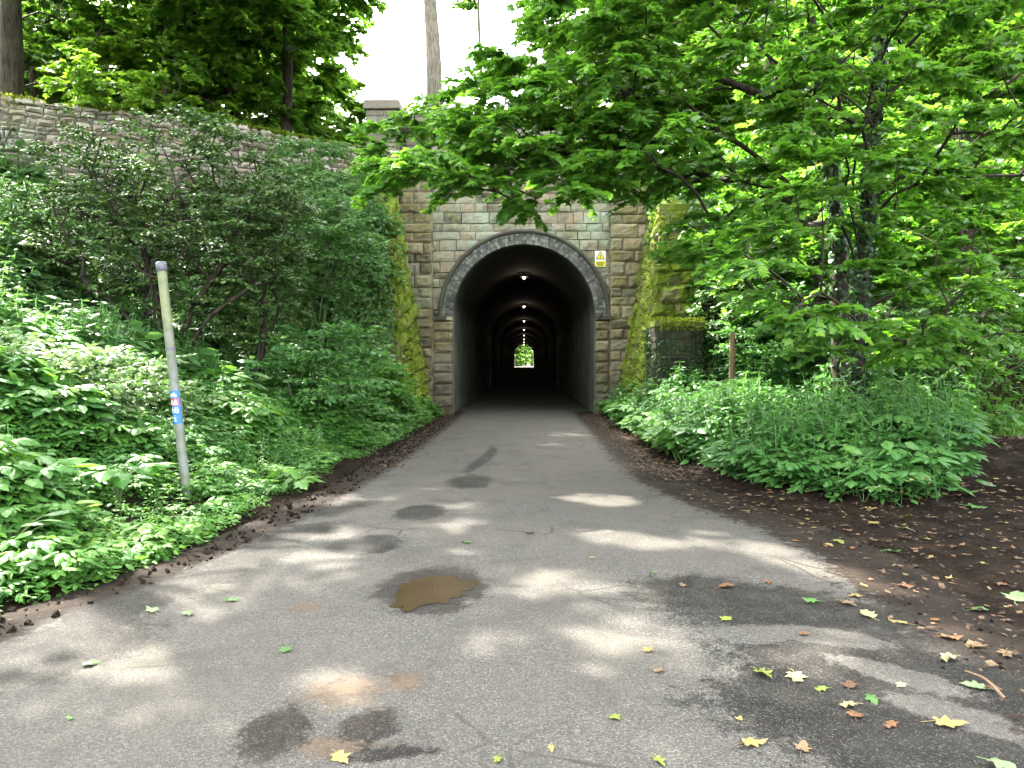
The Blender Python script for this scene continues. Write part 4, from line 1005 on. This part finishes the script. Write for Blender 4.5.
def elder_t(v):
    r_ = np.random.default_rng(50 + v); V = []; T = []; n0 = 0
    for q in range(4):
        an = q * 1.57 + r_.normal(0, .4); ln = r_.uniform(.6, 1.1); tip = np.array([math.cos(an) * .38 * ln, math.sin(an) * .38 * ln, ln * .85])
        w = .006; V.append(np.array([(w, 0, 0), (-w, w, 0), tip + (w, 0, 0), tip + (-w, w, 0)])); T.append(np.array([[0, 1, 2], [1, 3, 2]]) + n0); n0 += 4
        for g, go in ((0, 0), (1.25, .0), (-1.25, .0)):
            for h in (0, .9, -.9):
                a_ = an + g + h * .8; d = np.array([[math.cos(a_), math.sin(a_), r_.uniform(-.35, .05)]]); sc = (.40 if h == 0 else .30) * r_.uniform(.8, 1.15)
                f = frames(d, np.array([[0, 0, 1.]]) + r_.normal(0, .2, (1, 3)))[0] * sc
                off = np.array([math.cos(an + g), math.sin(an + g), 0]) * (.14 if g else .18)
                V.append(OV_V @ f.T + tip + off); T.append(OV_T + n0); n0 += 8
    return np.concatenate(V), np.concatenate(T)
def low_t(v):
    r_ = np.random.default_rng(90 + v); V = []; T = []; n0 = 0
    for q in range(11):
        an = r_.uniform(0, 6.28); rr_ = r_.uniform(.1, .55); z = r_.uniform(.15, .9)
        d = np.array([[math.cos(an), math.sin(an), r_.uniform(-.4, .3)]]); f = frames(d, np.array([[0, 0, 1.]]) + r_.normal(0, .35, (1, 3)))[0] * r_.uniform(.25, .5)
        V.append(OV_V @ f.T + np.array([math.cos(an) * rr_, math.sin(an) * rr_, z])); T.append(OV_T + n0); n0 += 8
    return np.concatenate(V), np.concatenate(T)
TEM = {'nettle': [nettle_t(v) for v in range(6)], 'elder': [elder_t(v) for v in range(6)], 'low': [low_t(v) for v in range(6)]}
def carpet(acc, kind, P, h, vary=.9):
    """plant one plant of the kind at every point P, h tall"""
    n_ = len(P); h = h * (1 - vary / 2 + vary * np.clip((noise(P[:, :2], 1.15, 61, 2) - .5) * 2.2 + .5, 0, 1)); h = np.broadcast_to(h, (n_,)) * rng.uniform(.7, 1.25, n_); v_ = rng.integers(0, 6, n_); an = rng.random(n_) * 6.283; tl = rng.normal(0, .14, (n_, 2)); rn = rng.random(n_)
    for v in range(6):
        k = np.where(v_ == v)[0]
        if not len(k): continue
        tv, tf = TEM[kind][v]; ca, sa = np.cos(an[k])[:, None], np.sin(an[k])[:, None]
        X = np.stack([tv[:, 0] * ca - tv[:, 1] * sa + tl[k, :1] * tv[:, 2], tv[:, 0] * sa + tv[:, 1] * ca + tl[k, 1:] * tv[:, 2], tv[:, 2] + 0 * ca], -1) * h[k][:, None, None] + P[k][:, None]
        lr = np.clip(np.repeat(rn[k][:, None], len(tv), 1) * .6 + .4 * np.repeat(rng.random((len(k), (len(tv) + 7) // 8)), 8, 1)[:, :len(tv)], 0, 1)
        acc.add(X.reshape(-1, 3), (tf[None] + (np.arange(len(k)) * len(tv))[:, None, None]).reshape(-1, 3), lr.ravel())
def scatter(n_, xr_, yr_, test, lim=-160):
    x = rng.uniform(*xr_, n_); y = rng.uniform(*yr_, n_); z = H(x, y); P = np.stack([x, y, z - .02], -1)
    px, py, dep = project(P + (0, 0, .3)); ok = (px > lim) & (px < 1180) & (dep > .5) & (py < 900)
    P = P[ok]; return P[test(P)]
dL = lambda P: xl(P[:, 1]) - P[:, 0]
edgeL = lambda P: .30 + .22 * (noise(P[:, :2], 1.1, 12, 2) - .5) * 2 + np.interp(P[:, 1], [4, 6, 8, 12, 20], [-.16, -.12, .05, .25, .1])
# low growth at the lane side, left
a = Acc()
Pn = scatter(17000, (-7, -2), (2.2, 22), lambda P: (dL(P) > edgeL(P)) & (dL(P) < 3.2))
carpet(a, 'low', Pn, np.interp(dL(Pn), [0, .8, 2, 3.2], [.11, .16, .30, .36]), 1.1)
Pn = scatter(6500, (-7, -2), (2.2, 22.2), lambda P: (dL(P) > edgeL(P) + .12) & (dL(P) < 2.8))
carpet(a, 'elder', Pn, np.interp(dL(Pn), [.2, 1, 2], [.15, .24, .34]), 1.3)
tag(a.build('ground_elder_growth', M['elder'], None), kind='stuff')
a = Acc()
carpet(a, 'nettle', scatter(5600, (-11, -2.4), (4, 22.4), lambda P: (dL(P) > 1.7 - .7 * (P[:, 1] > 9.5)) & (dL(P) < 5.5) & (noise(P, .7, 21, 2) > .40)), .50)
carpet(a, 'elder', scatter(5200, (-11, -2.4), (4, 22.4), lambda P: (dL(P) > 1.5) & (dL(P) < 5.5) & (noise(P, .7, 21, 2) < .54)), .36)
tag(a.build('nettle_undergrowth', M['nettle'], None), kind='stuff')
a = Acc()
carpet(a, 'nettle', scatter(8500, (-16, -3.5), (9, 22.6), lambda P: (P[:, 2] > 1.2) & (P[:, 0] < xl(P[:, 1]) - 1.4)), .6)
carpet(a, 'low', scatter(4500, (-16, -3), (9, 22.6), lambda P: (P[:, 2] > .8)), .45)
carpet(a, 'nettle', scatter(3600, (-20, -4), (1, 16), lambda P: (project(P)[0] < -150) & (dL(P) > 1.2), -4000), .8)
tag(a.build('bank_undergrowth', M['blue_nettle'], None), kind='stuff')
# nettle bed right of the lane
def bed(P):
    px, py, d = project(P * (1, 1, 0) + (0, 0, .0)); edge = np.interp(P[:, 1], [8.4, 9.2, 10, 12, 16, 22], [3.9, 3.0, 2.75, 2.6, 2.5, 2.3]) + .25 * (noise(P[:, :2], 1.3, 5, 2) - .5)
    r = np.interp(P[:, 1], [8.2, 9, 10.5, 13, 16, 22], [4.3, 5.0, 5.9, 7.4, 9.3, 12.6])
    return (P[:, 0] > edge) & (P[:, 0] < r) & (P[:, 1] > 8.4 + .3 * noise(P[:, :2], 1.5, 6, 2))
a = Acc()
Pn = scatter(9000, (2, 13), (8.2, 22.5), bed)
carpet(a, 'nettle', Pn, np.interp(Pn[:, 1], [8.3, 9.5, 12], [.30, .5, .66]) * (.55 + .9 * noise(Pn[:, :2], .9, 31, 2)))
Pn = scatter(2600, (2, 13), (8.2, 22.5), bed); carpet(a, 'elder', Pn, .34 * (.5 + noise(Pn[:, :2], .8, 77, 2))); Pn = scatter(3000, (2, 13), (8.2, 22.5), bed); carpet(a, 'low', Pn, .35)
tag(a.build('nettle_bed', M['nettle'], None), kind='stuff')
a = Acc()
carpet(a, 'elder', scatter(700, (1.9, 3.6), (12, 22.5), lambda P: P[:, 0] > xr(P[:, 1]) + .55), .4)
carpet(a, 'low', scatter(2500, (8, 24), (14, 26), lambda P: P[:, 1] > 14.5 + (P[:, 0] - 9) * .28), .5)
tag(a.build('ground_elder_growth', M['elder'], None), kind='stuff')
# grass in the sun by the track
L = Leaves(BLADE)
P = scatter(9000, (8.5, 20), (14, 21), lambda P: P[:, 1] > 14.2 + (P[:, 0] - 9) * .26)
L.add(P, np.array([0, 0, 1.]) + rng.normal(0, .35, (len(P), 3)), rng.normal(0, 1, (len(P), 3)), rng.uniform(.2, .5, len(P)))
tag(L.build('grass', M['grass'], None), kind='stuff')
# plateau ferny growth behind the wall and below the trees, so no bare soil shows
a = Acc(); carpet(a, 'nettle', scatter(2500, (-24, 12), (22.9, 34), lambda P: P[:, 2] > 4), .8)
carpet(a, 'nettle', scatter(1500, (-34, 30), (29, 42), lambda P: (P[:, 2] > 6) | (P[:, 0] > 9)), 2.6)
carpet(a, 'nettle', scatter(1200, (-14, 14), (176, 200), lambda P: np.abs(P[:, 0]) > 2.6), 1.0)
tag(a.build('wood_undergrowth', M['syc_far'], None), kind='stuff')

# single plants with big leaves near the lane
def big_plant(label, px, py, Y, n_, size, leaf='dock', tmpl=OVATE, name='dock_plant'):
    p = at(px, py, Y); b = np.array((p[0], p[1], float(H(p[0], p[1])))); e = empty(name, b); tag(e, label, 'plant', 'broad leaved plants on the left verge')
    w = Acc(); L = Leaves(tmpl)
    for k in range(n_):
        an = k * 2.4 + rng.normal(0, .3); z = max(.12, (p[2] - b[2])) * rng.uniform(.5, 1.1); rr_ = rng.uniform(.08, .3)
        t = b + np.array([math.cos(an) * rr_, math.sin(an) * rr_, z]); tube(w, catmull([b + (0, 0, -.05), b + np.array([math.cos(an) * rr_ * .3, math.sin(an) * rr_ * .3, z * .7]), t], 5), np.linspace(.008, .004, 5), 4)
        L.add(t[None], np.array([[math.cos(an), math.sin(an), rng.uniform(-.5, .35)]]), np.array([[0, 0, 1.]]) + rng.normal(0, .25, (1, 3)), size * rng.uniform(.7, 1.2))
    w.build('stalk', M['stem'], e); L.build('leaves', M[leaf], e, gaps=False)
big_plant('tall plant with large oval leaves at the left edge of the verge', 28, 470, 6.6, 16, .30)
big_plant('clump of broad deep green leaves left of the marker post', 118, 468, 7.2, 14, .30)
big_plant('light green lobed plant in the low growth below the marker post', 105, 530, 6.2, 12, .20, 'yellow_green', MAPLE, 'hogweed_plant')
big_plant('lobed leafy plant at the verge right of the marker post', 290, 470, 9.4, 12, .24, 'elder', MAPLE, 'hogweed_plant')
big_plant('drooping broad leaves at the very left of the verge, near the lane', 12, 520, 5.6, 12, .22, 'elder', OVATE)
big_plant('yellowing broad leaved plant among the green at the far left', 55, 500, 6.3, 9, .24, 'yellow_green', OVATE)

# ------------------------------------------------------------------ soil crumbs, litter, twigs
BL = np.array([(x, y, z) for x in (-.5, .5) for y in (-.5, .5) for z in (-.35, .35)]); BT = np.array([(0, 1, 3), (0, 3, 2), (4, 6, 7), (4, 7, 5), (0, 4, 5), (0, 5, 1), (2, 3, 7), (2, 7, 6), (0, 2, 6), (0, 6, 4), (1, 5, 7), (1, 7, 3)])
CL = Leaves((BL * (1 + .3 * rng.normal(0, 1, BL.shape)), BT))
P = np.stack([rng.uniform(-4.2, -1.9, 4200), rng.uniform(2.5, 20, 4200)], -1); d = xl(P[:, 1]) - P[:, 0]
P = P[(d > -.14 - .15 * rng.random(len(P))) & (d < .45)]; P = np.c_[P, np.maximum(H(P[:, 0], P[:, 1]), .02)]
CL.add(P, rng.normal(0, 1, P.shape), rng.normal(0, 1, P.shape), .010 + .03 * rng.random(len(P)) ** 3)
P = np.stack([rng.uniform(1.6, 9, 5000), rng.uniform(2.5, 14, 5000)], -1); d = P[:, 0] - xr(P[:, 1]); P = P[d > -.5 * rng.random(len(P)) ** 2 * 1.2]
P = np.c_[P, np.maximum(H(P[:, 0], P[:, 1]), .012)]
CL.add(P, rng.normal(0, 1, P.shape), rng.normal(0, 1, P.shape), .006 + .02 * rng.random(len(P)) ** 3)
tag(CL.build('soil_crumbs', M['soil'], None, gaps=False), kind='stuff')
L = Leaves(DIAM)
P = np.stack([rng.uniform(1.3, 13, 9000), rng.uniform(2.4, 17, 9000)], -1); d = P[:, 0] - xr(P[:, 1]); P = P[d > -.55 * rng.random(len(P)) ** 2]
P2 = np.stack([-2.05 - 0 * rng.random(900) + rng.normal(0, .18, 900), rng.uniform(11, 22.5, 900)], -1); P3 = np.stack([rng.normal(2.0, .16, 2200), rng.uniform(10, 22.6, 2200)], -1)
P = np.vstack([P, P2, P3]); P = np.c_[P, np.maximum(H(P[:, 0], P[:, 1]), .03) + .008]
L.add(P, rng.normal(0, 1, P.shape) * (1, 1, .15), np.array([0, 0, 1.]) + rng.normal(0, .25, P.shape), .02 + .05 * rng.random(len(P)))
tag(L.build('leaf_litter', M['lit'], None, gaps=False), kind='stuff')

# ------------------------------------------------------------------ fallen leaves lying about, one by one
LEAFMESH = {}
def leaf_mesh(col, var):
    if (col, var) in LEAFMESH: return LEAFMESH[(col, var)]
    r_ = np.random.default_rng(300 + var); tv, tf = MAPLE; V = tv.copy()
    V[:, 2] = .05 + .19 * (noise(V * 3, 1, var, 2) - .5) * 2 * (.4 + V[:, 0]) + .10 * np.abs(V[:, 1]) ** 1.3 * r_.uniform(-1, 2.6); V[:, 2] -= V[:, 2].min() - .015
    V[:, 1] *= r_.uniform(.7, 1.05)
    a = Acc(); a.add(V, tf, r_.random())
    st = catmull([(0, 0, V[1, 2]), (-.25, .04, .05), (-.5, .14 * r_.uniform(-1, 1), .02)], 5); tube(a, st, .012, 4, .9)
    me_o = a.build('fallen_leaf', M[col]); me = me_o.data; bpy.data.objects.remove(me_o); LEAFMESH[(col, var)] = me; return me
def fall(px, py, size, col, label, var=None, group='single leaves fallen on the lane'):
    p = gp(px, py, .03); x, y = p[0], p[1]
    z = float(roadz(x, y)) + .003 if xl(y) < x < xr(y) + .3 else max(float(H(x, y)), .0) + .006
    p = gp(px, py, z)
    o = bpy.data.objects.new('fallen_leaf', leaf_mesh(col, int(rng.integers(0, 5)) if var is None else var)); COL.objects.link(o)
    o.location = (p[0], p[1], z); o.scale = (size * .74 * rng.uniform(.85, 1.1), size * .74 * rng.uniform(.6, 1.05), size * .74 * rng.uniform(.7, 1.5)); o.rotation_euler = (rng.normal(0, .06), rng.normal(0, .06), rng.uniform(0, 6.28))
    return tag(o, label, 'leaf', group)
FL = [(758, 672, .17, 'f_lime', 'bright lime and green leaf on the damp tarmac edge, left of a pale ragged leaf'), (794, 674, .16, 'f_pale', 'pale yellow ragged maple leaf just right of a lime green leaf'),
 (952, 658, .17, 'f_pale', 'large pale yellow leaf with stalk on the dark soil'), (872, 618, .19, 'f_pale', 'large pale yellow maple leaf where tarmac meets soil'), (1016, 601, .24, 'f_palegreen', 'big pale green maple leaf at the right picture edge'),
 (974, 611, .17, 'f_green', 'bright green leaf flat on the bare soil, left of the big pale green one'), (984, 689, .15, 'f_palegreen', 'greyish green leaf beside a brown twig on the soil'), (854, 705, .14, 'f_pale', 'pale yellow folded leaf touching an orange one below it'),
 (870, 697, .13, 'f_green', 'long green leaf lying against a pale yellow folded leaf'), (856, 718, .10, 'f_orange', 'small rusty orange leaf just below a pale yellow folded leaf'), (895, 724, .12, 'f_orange', 'rusty orange curled leaf on gritty damp tarmac'),
 (937, 723, .17, 'f_yellow', 'long dull yellow leaf on the grey strip lower right'), (745, 744, .14, 'f_yellow', 'yellow tan maple leaf at the bottom, on the tarmac edge'), (802, 751, .12, 'f_tan', 'tan crumpled leaf at the bottom on dark wet grit'),
 (991, 764, .17, 'f_palegreen', 'pale green leaf in the bottom right corner'), (943, 638, .14, 'f_orange', 'brown orange leaf on soil above the pale leaf with stalk'), (981, 646, .15, 'f_tan', 'tan brown leaf at the right among litter'),
 (1006, 652, .16, 'f_tan', 'pale tan leaf at the right picture edge'), (849, 688, .12, 'f_brown', 'reddish brown leaf on damp tarmac grit'), (826, 689, .10, 'f_lime', 'small olive leaf left of a reddish brown leaf'),
 (903, 684, .08, 'f_pale', 'small pinkish pale leaf at the edge of the grey strip'), (899, 586, .16, 'f_orange', 'orange leaf on dark soil past the sunlit patch'), (859, 596, .13, 'f_yellow', 'yellow leaf at the soil edge near the sunlit patch'),
 (843, 602, .16, 'f_tan', 'curled tan leaf between sunlit tarmac and soil'), (906, 624, .13, 'f_yellow', 'yellow tan leaf on soil right of the large pale maple leaf'), (800, 635, .10, 'f_orange', 'small orange leaf on the dark damp patch'),
 (816, 602, .13, 'f_green', 'green leaf with long stalk at the right end of the damp patch'), (765, 582, .12, 'f_orange', 'orange tan leaf just above the damp patch'), (722, 588, .15, 'f_orange', 'rusty leaf in the middle of the dark damp patch'),
 (683, 587, .10, 'f_tan', 'small tan leaf at the left tip of the dark damp patch'), (728, 618, .11, 'f_lime', 'mossy lime leaf on the lower edge of the damp patch'), (646, 652, .11, 'f_yellow', 'yellow leaf alone on grey tarmac right of centre'),
 (656, 672, .10, 'f_tan', 'tan leaf just below a yellow leaf on grey tarmac'), (739, 721, .08, 'f_yellow', 'small yellow leaf above the yellow tan maple leaf'), (888, 552, .19, 'f_green', 'green leaf on dark soil below the nettle bed'),
 (906, 529, .19, 'f_pale', 'pale leaf on soil in front of the nettle bed'), (866, 509, .18, 'f_yellow', 'bright yellow leaf at the foot of the nettle bed'), (877, 524, .16, 'f_yellow', 'second yellow leaf, just below the bright one by the nettles'),
 (835, 542, .16, 'f_lime', 'lime yellow leaf on the soil beside the sunlit lane edge'), (968, 507, .24, 'f_green', 'flat green leaf on the shady track at the right'), (961, 492, .22, 'f_green', 'upper of two green leaves on the shady track'),
 (876, 489, .22, 'f_palegreen', 'pale green leaf resting at the edge of the nettle bed'), (905, 517, .18, 'f_lime', 'yellowish leaf above the pale leaf by the nettle bed'), (155, 612, .14, 'f_palegreen', 'pale green leaf on the left side of the lane'),
 (184, 614, .14, 'f_palegreen', 'pale green leaf with stalk, right of another on the left lane side'), (236, 601, .12, 'f_green', 'fresh green leaf on the left side of the lane'), (84, 666, .12, 'f_green', 'green leaf alone near the left picture edge'),
 (287, 652, .10, 'f_green', 'green leaf left of the middle of the lane'), (70, 720, .07, 'f_green', 'small green leaf low at the left edge'), (337, 755, .14, 'f_yellow', 'big yellow maple leaf with stalk at the bottom, left of centre'),
 (470, 543, .13, 'f_green', 'green leaf beyond the brown puddle'), (497, 763, .09, 'f_lime', 'lime leaf at the bottom picture edge, centre'), (551, 746, .07, 'f_yellow', 'small yellow leaf at the bottom, right of centre'),
 (527, 533, .14, 'f_brown', 'dark brown leaf in the middle of the lane beyond the puddle'), (594, 558, .11, 'f_tan', 'tan leaf in the middle distance right of the lane centre'), (655, 573, .07, 'f_green', 'small green scrap left of the damp patch'),
 (612, 716, .09, 'f_lime', 'mossy scrap on grey tarmac right of the lower centre'), (656, 758, .12, 'f_lime', 'feathery green sprig at the bottom edge'), (985, 688, .1, 'f_brown', 'brown leaf under the greyish green one')]
for px, py, s_, c_, l_ in FL: fall(px, py, s_, c_, l_)
SM = {'f_tan': 'small tan leaf among the litter on the bare soil', 'f_brown': 'small brown leaf among the litter on the bare soil', 'f_yellow': 'small yellow leaf among the litter on the bare soil', 'f_orange': 'small orange leaf among the litter on the bare soil'}
keys = list(SM)
cnt = 0
while cnt < 210:
    w_ = (rng.uniform(1.5, 7.5), rng.uniform(2.9, 10.5), 0.0); px, py, _d = project(np.array(w_)); p = np.array(w_)
    if px > 1030 or py > 770: continue
    px, py = float(px), float(py); dd = p[0] - xr(p[1])
    if dd < -.25 or p[1] > 9.5 and p[0] < 5: continue
    c_ = keys[int(rng.choice(4, p=[.42, .28, .18, .12]))]
    fall(px, py, rng.uniform(.045, .11), c_, SM[c_], group='small leaves among the litter: ' + SM[c_].split()[1]); cnt += 1

# ------------------------------------------------------------------ leaning marker post with its sticker
m, nt, out = new_mat('weathered_post'); n = N(nt); pos = n.pos()
z = n('ShaderNodeSeparateXYZ', {0: pos}).outputs[2]
c = n.mix(n.smooth(n.math('ADD', z, n.noise(3, 4, .6, pos)), 2.1, 2.6), (0.155, 0.165, 0.15), (0.18, 0.20, 0.10))
c = n.mix(n.math('MULTIPLY', n.smooth(n.noise(7, 5, .65, pos), .42, .62), .7), c, (0.09, 0.11, 0.055))
p = n('ShaderNodeBsdfPrincipled', {'Base Color': c, 'Roughness': .55}); nt.links.new(p.outputs[0], out.inputs[0]); M['post'] = m
M['cap_grey'] = plain('cap_grey', (.10, .10, .12), .5)
M['st_blue'] = plain('sticker_blue', (.015, .13, .50), .4, var=.05)
M['st_red'] = plain('sticker_red', (.62, .06, .05), .4, var=.05)
M['st_white'] = plain('sticker_white', (.66, .74, .84), .4, var=.03)
PY = 8.0
pt, pb = at(161, 263, PY), at(188, 506, PY); pb = pb + (pb - pt) * .12
po_ = empty('marker_post', (float(pb[0]), float(pb[1]), float(pb[2]))); tag(po_, 'leaning round grey marker post with blue and red route sticker', 'post')
ax = unit(pt - pb); LEN = np.linalg.norm(pt - pb); RP = .047
fx = unit(np.cross(ax, (0, 1., 0))); fy = np.cross(fx, ax); fy = fy if fy[1] < 0 else -fy; fx = np.cross(ax, -fy); fx = fx if fx[0] > 0 else -fx
def onpost(u, s, r): # u: metres round the front, s: metres down from the top
    an = u / RP; return pt - ax * s + fx * math.sin(an) * r + fy * math.cos(an) * r
a = Acc(); tube(a, np.array([pb + ax * t for t in np.linspace(0, LEN, 9)]), RP, 20, cap=True); a.build('shaft', M['post'], po_, smooth=True)
a = Acc(); tube(a, [pt - ax * .085, pt - ax * .08, pt - ax * .0, pt + ax * .012], [RP + .004, RP + .009, RP + .009, RP - .004], 20, cap=True); a.build('cap', M['cap_grey'], po_, smooth=True)
a = Acc(); tube(a, [pt - ax * .915, pt - ax * .885], RP + .004, 20, cap=True); a.build('band', M['cap_grey'], po_)
def patch(acc, u0, u1, s0, s1, r, nn=10):
    V = [onpost(u, s, r) for s in (s0, s1) for u in np.linspace(u0, u1, nn)]
    acc.add(np.array(V), [[i, i + 1, nn + i + 1, nn + i] for i in range(nn - 1)])
def strip(acc, pts, w, r):
    for (u0, s0), (u1, s1) in zip(pts[:-1], pts[1:]):
        l = math.hypot(u1 - u0, s1 - s0) or 1; nu, ns = -(s1 - s0) / l * w / 2, (u1 - u0) / l * w / 2
        acc.add(np.array([onpost(u0 + nu, s0 + ns, r), onpost(u1 + nu, s1 + ns, r), onpost(u1 - nu, s1 - ns, r), onpost(u0 - nu, s0 - ns, r)]), [[0, 1, 2, 3]])
s0 = 1.34
a = Acc(); patch(a, -.058, .058, s0, s0 + .345, RP + .0015, 16); stk = a.build('sticker', M['st_blue'], po_)
a = Acc(); patch(a, -.045, .040, s0 + .080, s0 + .158, RP + .0028, 12); a.build('number_panel', M['st_red'], stk)
a = Acc(); rr_ = RP + .0036
for cu in (-.027, .012):
    strip(a, [(cu + .013 * math.cos(t), s0 + .050 + .013 * math.sin(t)) for t in np.linspace(0, 6.283, 13)], .006, rr_)
strip(a, [(-.027, s0 + .05), (-.016, s0 + .028), (.003, s0 + .028), (-.007, s0 + .05), (-.016, s0 + .028)], .006, rr_); strip(a, [(-.007, s0 + .05), (-.027, s0 + .05)], .005, rr_); strip(a, [(.012, s0 + .05), (.003, s0 + .022), (.011, s0 + .020)], .006, rr_)
o6 = lambda cu, cs, r, k=11: [(cu + r * math.cos(t), cs + r * 1.1 * math.sin(t)) for t in np.linspace(0, 6.283, k)]
strip(a, o6(-.022, s0 + .130, .012), .007, rr_); strip(a, [(-.034, s0 + .130), (-.031, s0 + .108), (-.017, s0 + .098)], .007, rr_)
strip(a, o6(.012, s0 + .132, .012), .007, rr_); strip(a, o6(.012, s0 + .108, .010), .007, rr_)
for cu in (-.028, .0, .022):   # small walking figures
    strip(a, [(cu, s0 + .186), (cu, s0 + .212)], .010, rr_); strip(a, o6(cu, s0 + .178, .003, 7), .005, rr_)
    strip(a, [(cu - .008, s0 + .232), (cu, s0 + .211), (cu + .008, s0 + .232)], .006, rr_); strip(a, [(cu - .010, s0 + .205), (cu, s0 + .192), (cu + .011, s0 + .203)], .005, rr_)
strip(a, [(-.008, s0 + .325), (-.008, s0 + .275)], .015, rr_)
a.add(np.array([onpost(-.034, s0 + .285, rr_), onpost(.018, s0 + .285, rr_), onpost(-.008, s0 + .252, rr_)]), [[0, 1, 2]])
a.build('lettering', M['st_white'], stk)

# pale stake in the nettles, stub at the tree foot, fence by the track
pk = at(731, 386, 16.2); pk2 = at(732, 332, 16.2); e = empty('wooden_stake', pk); tag(e, 'thin pale wooden stake standing in the nettles right of the dark pier', 'stake')
a = Acc(); tube(a, catmull([pk - (0, 0, .6), (pk + pk2) / 2 + (.01, 0, 0), pk2], 6), np.linspace(.06, .052, 6), 8, wob=.1, cap=True); o = a.build('shaft', M['twig'], e, smooth=True)
sb = at(863, 428, 11.2); e = empty('tree_stump', sb); tag(e, 'broken brown stub of wood in the nettles below the ivy clad trunk', 'stump')
a = Acc(); tube(a, catmull([sb - (0, 0, .35), sb + (0, 0, .05), sb + (.02, 0, .16)], 6), np.array([.09, .085, .08, .075, .06, .03]), 9, wob=.3, cap=True); a.build('wood', M['twig'], e, smooth=True)
fb = at(1016, 352, 20); fb[2] = float(H(fb[0], fb[1])); e = empty('wooden_fence', fb); tag(e, 'dark wooden fence post with two rails at the far right edge', 'fence')
zt = at(1016, 314, 20)[2]
for k in range(3):
    a = Acc(); q_ = fb + np.array([k * 1.9, .25 * k, 0]); box(a, (q_[0], q_[1], (zt + fb[2]) / 2 - .1), (.17, .17, zt - fb[2] + .2), rng.random()); a.build('post', M['bark_dark'], e)
for z_ in (.35, .85):
    a = Acc(); box(a, (fb[0] + 1.9, fb[1] + .12, zt - z_), (3.9, .06, .13), .4, rot=Matrix.Rotation(math.atan2(.25, 1.9), 3, 'Z')); a.build('rail', M['bark_dark'], e)
# a few twigs on the ground
for l_, (x0, y0), (x1, y1) in (('thin brown twig on the soil beside the greyish green leaf', (1005, 698), (965, 670)),):
    p0, p1 = gp(x0, y0, .05), gp(x1, y1, .05)
    for p in (p0, p1): p[2] = max(float(H(p[0], p[1])), .035) + .012
    a = Acc(); tube(a, catmull([p0, (p0 + p1) / 2 + (.02, .02, .015), p1], 7), np.linspace(.008, .004, 7), 5); tag(a.build('twig', M['twig']), l_, 'twig', 'twigs on the ground')
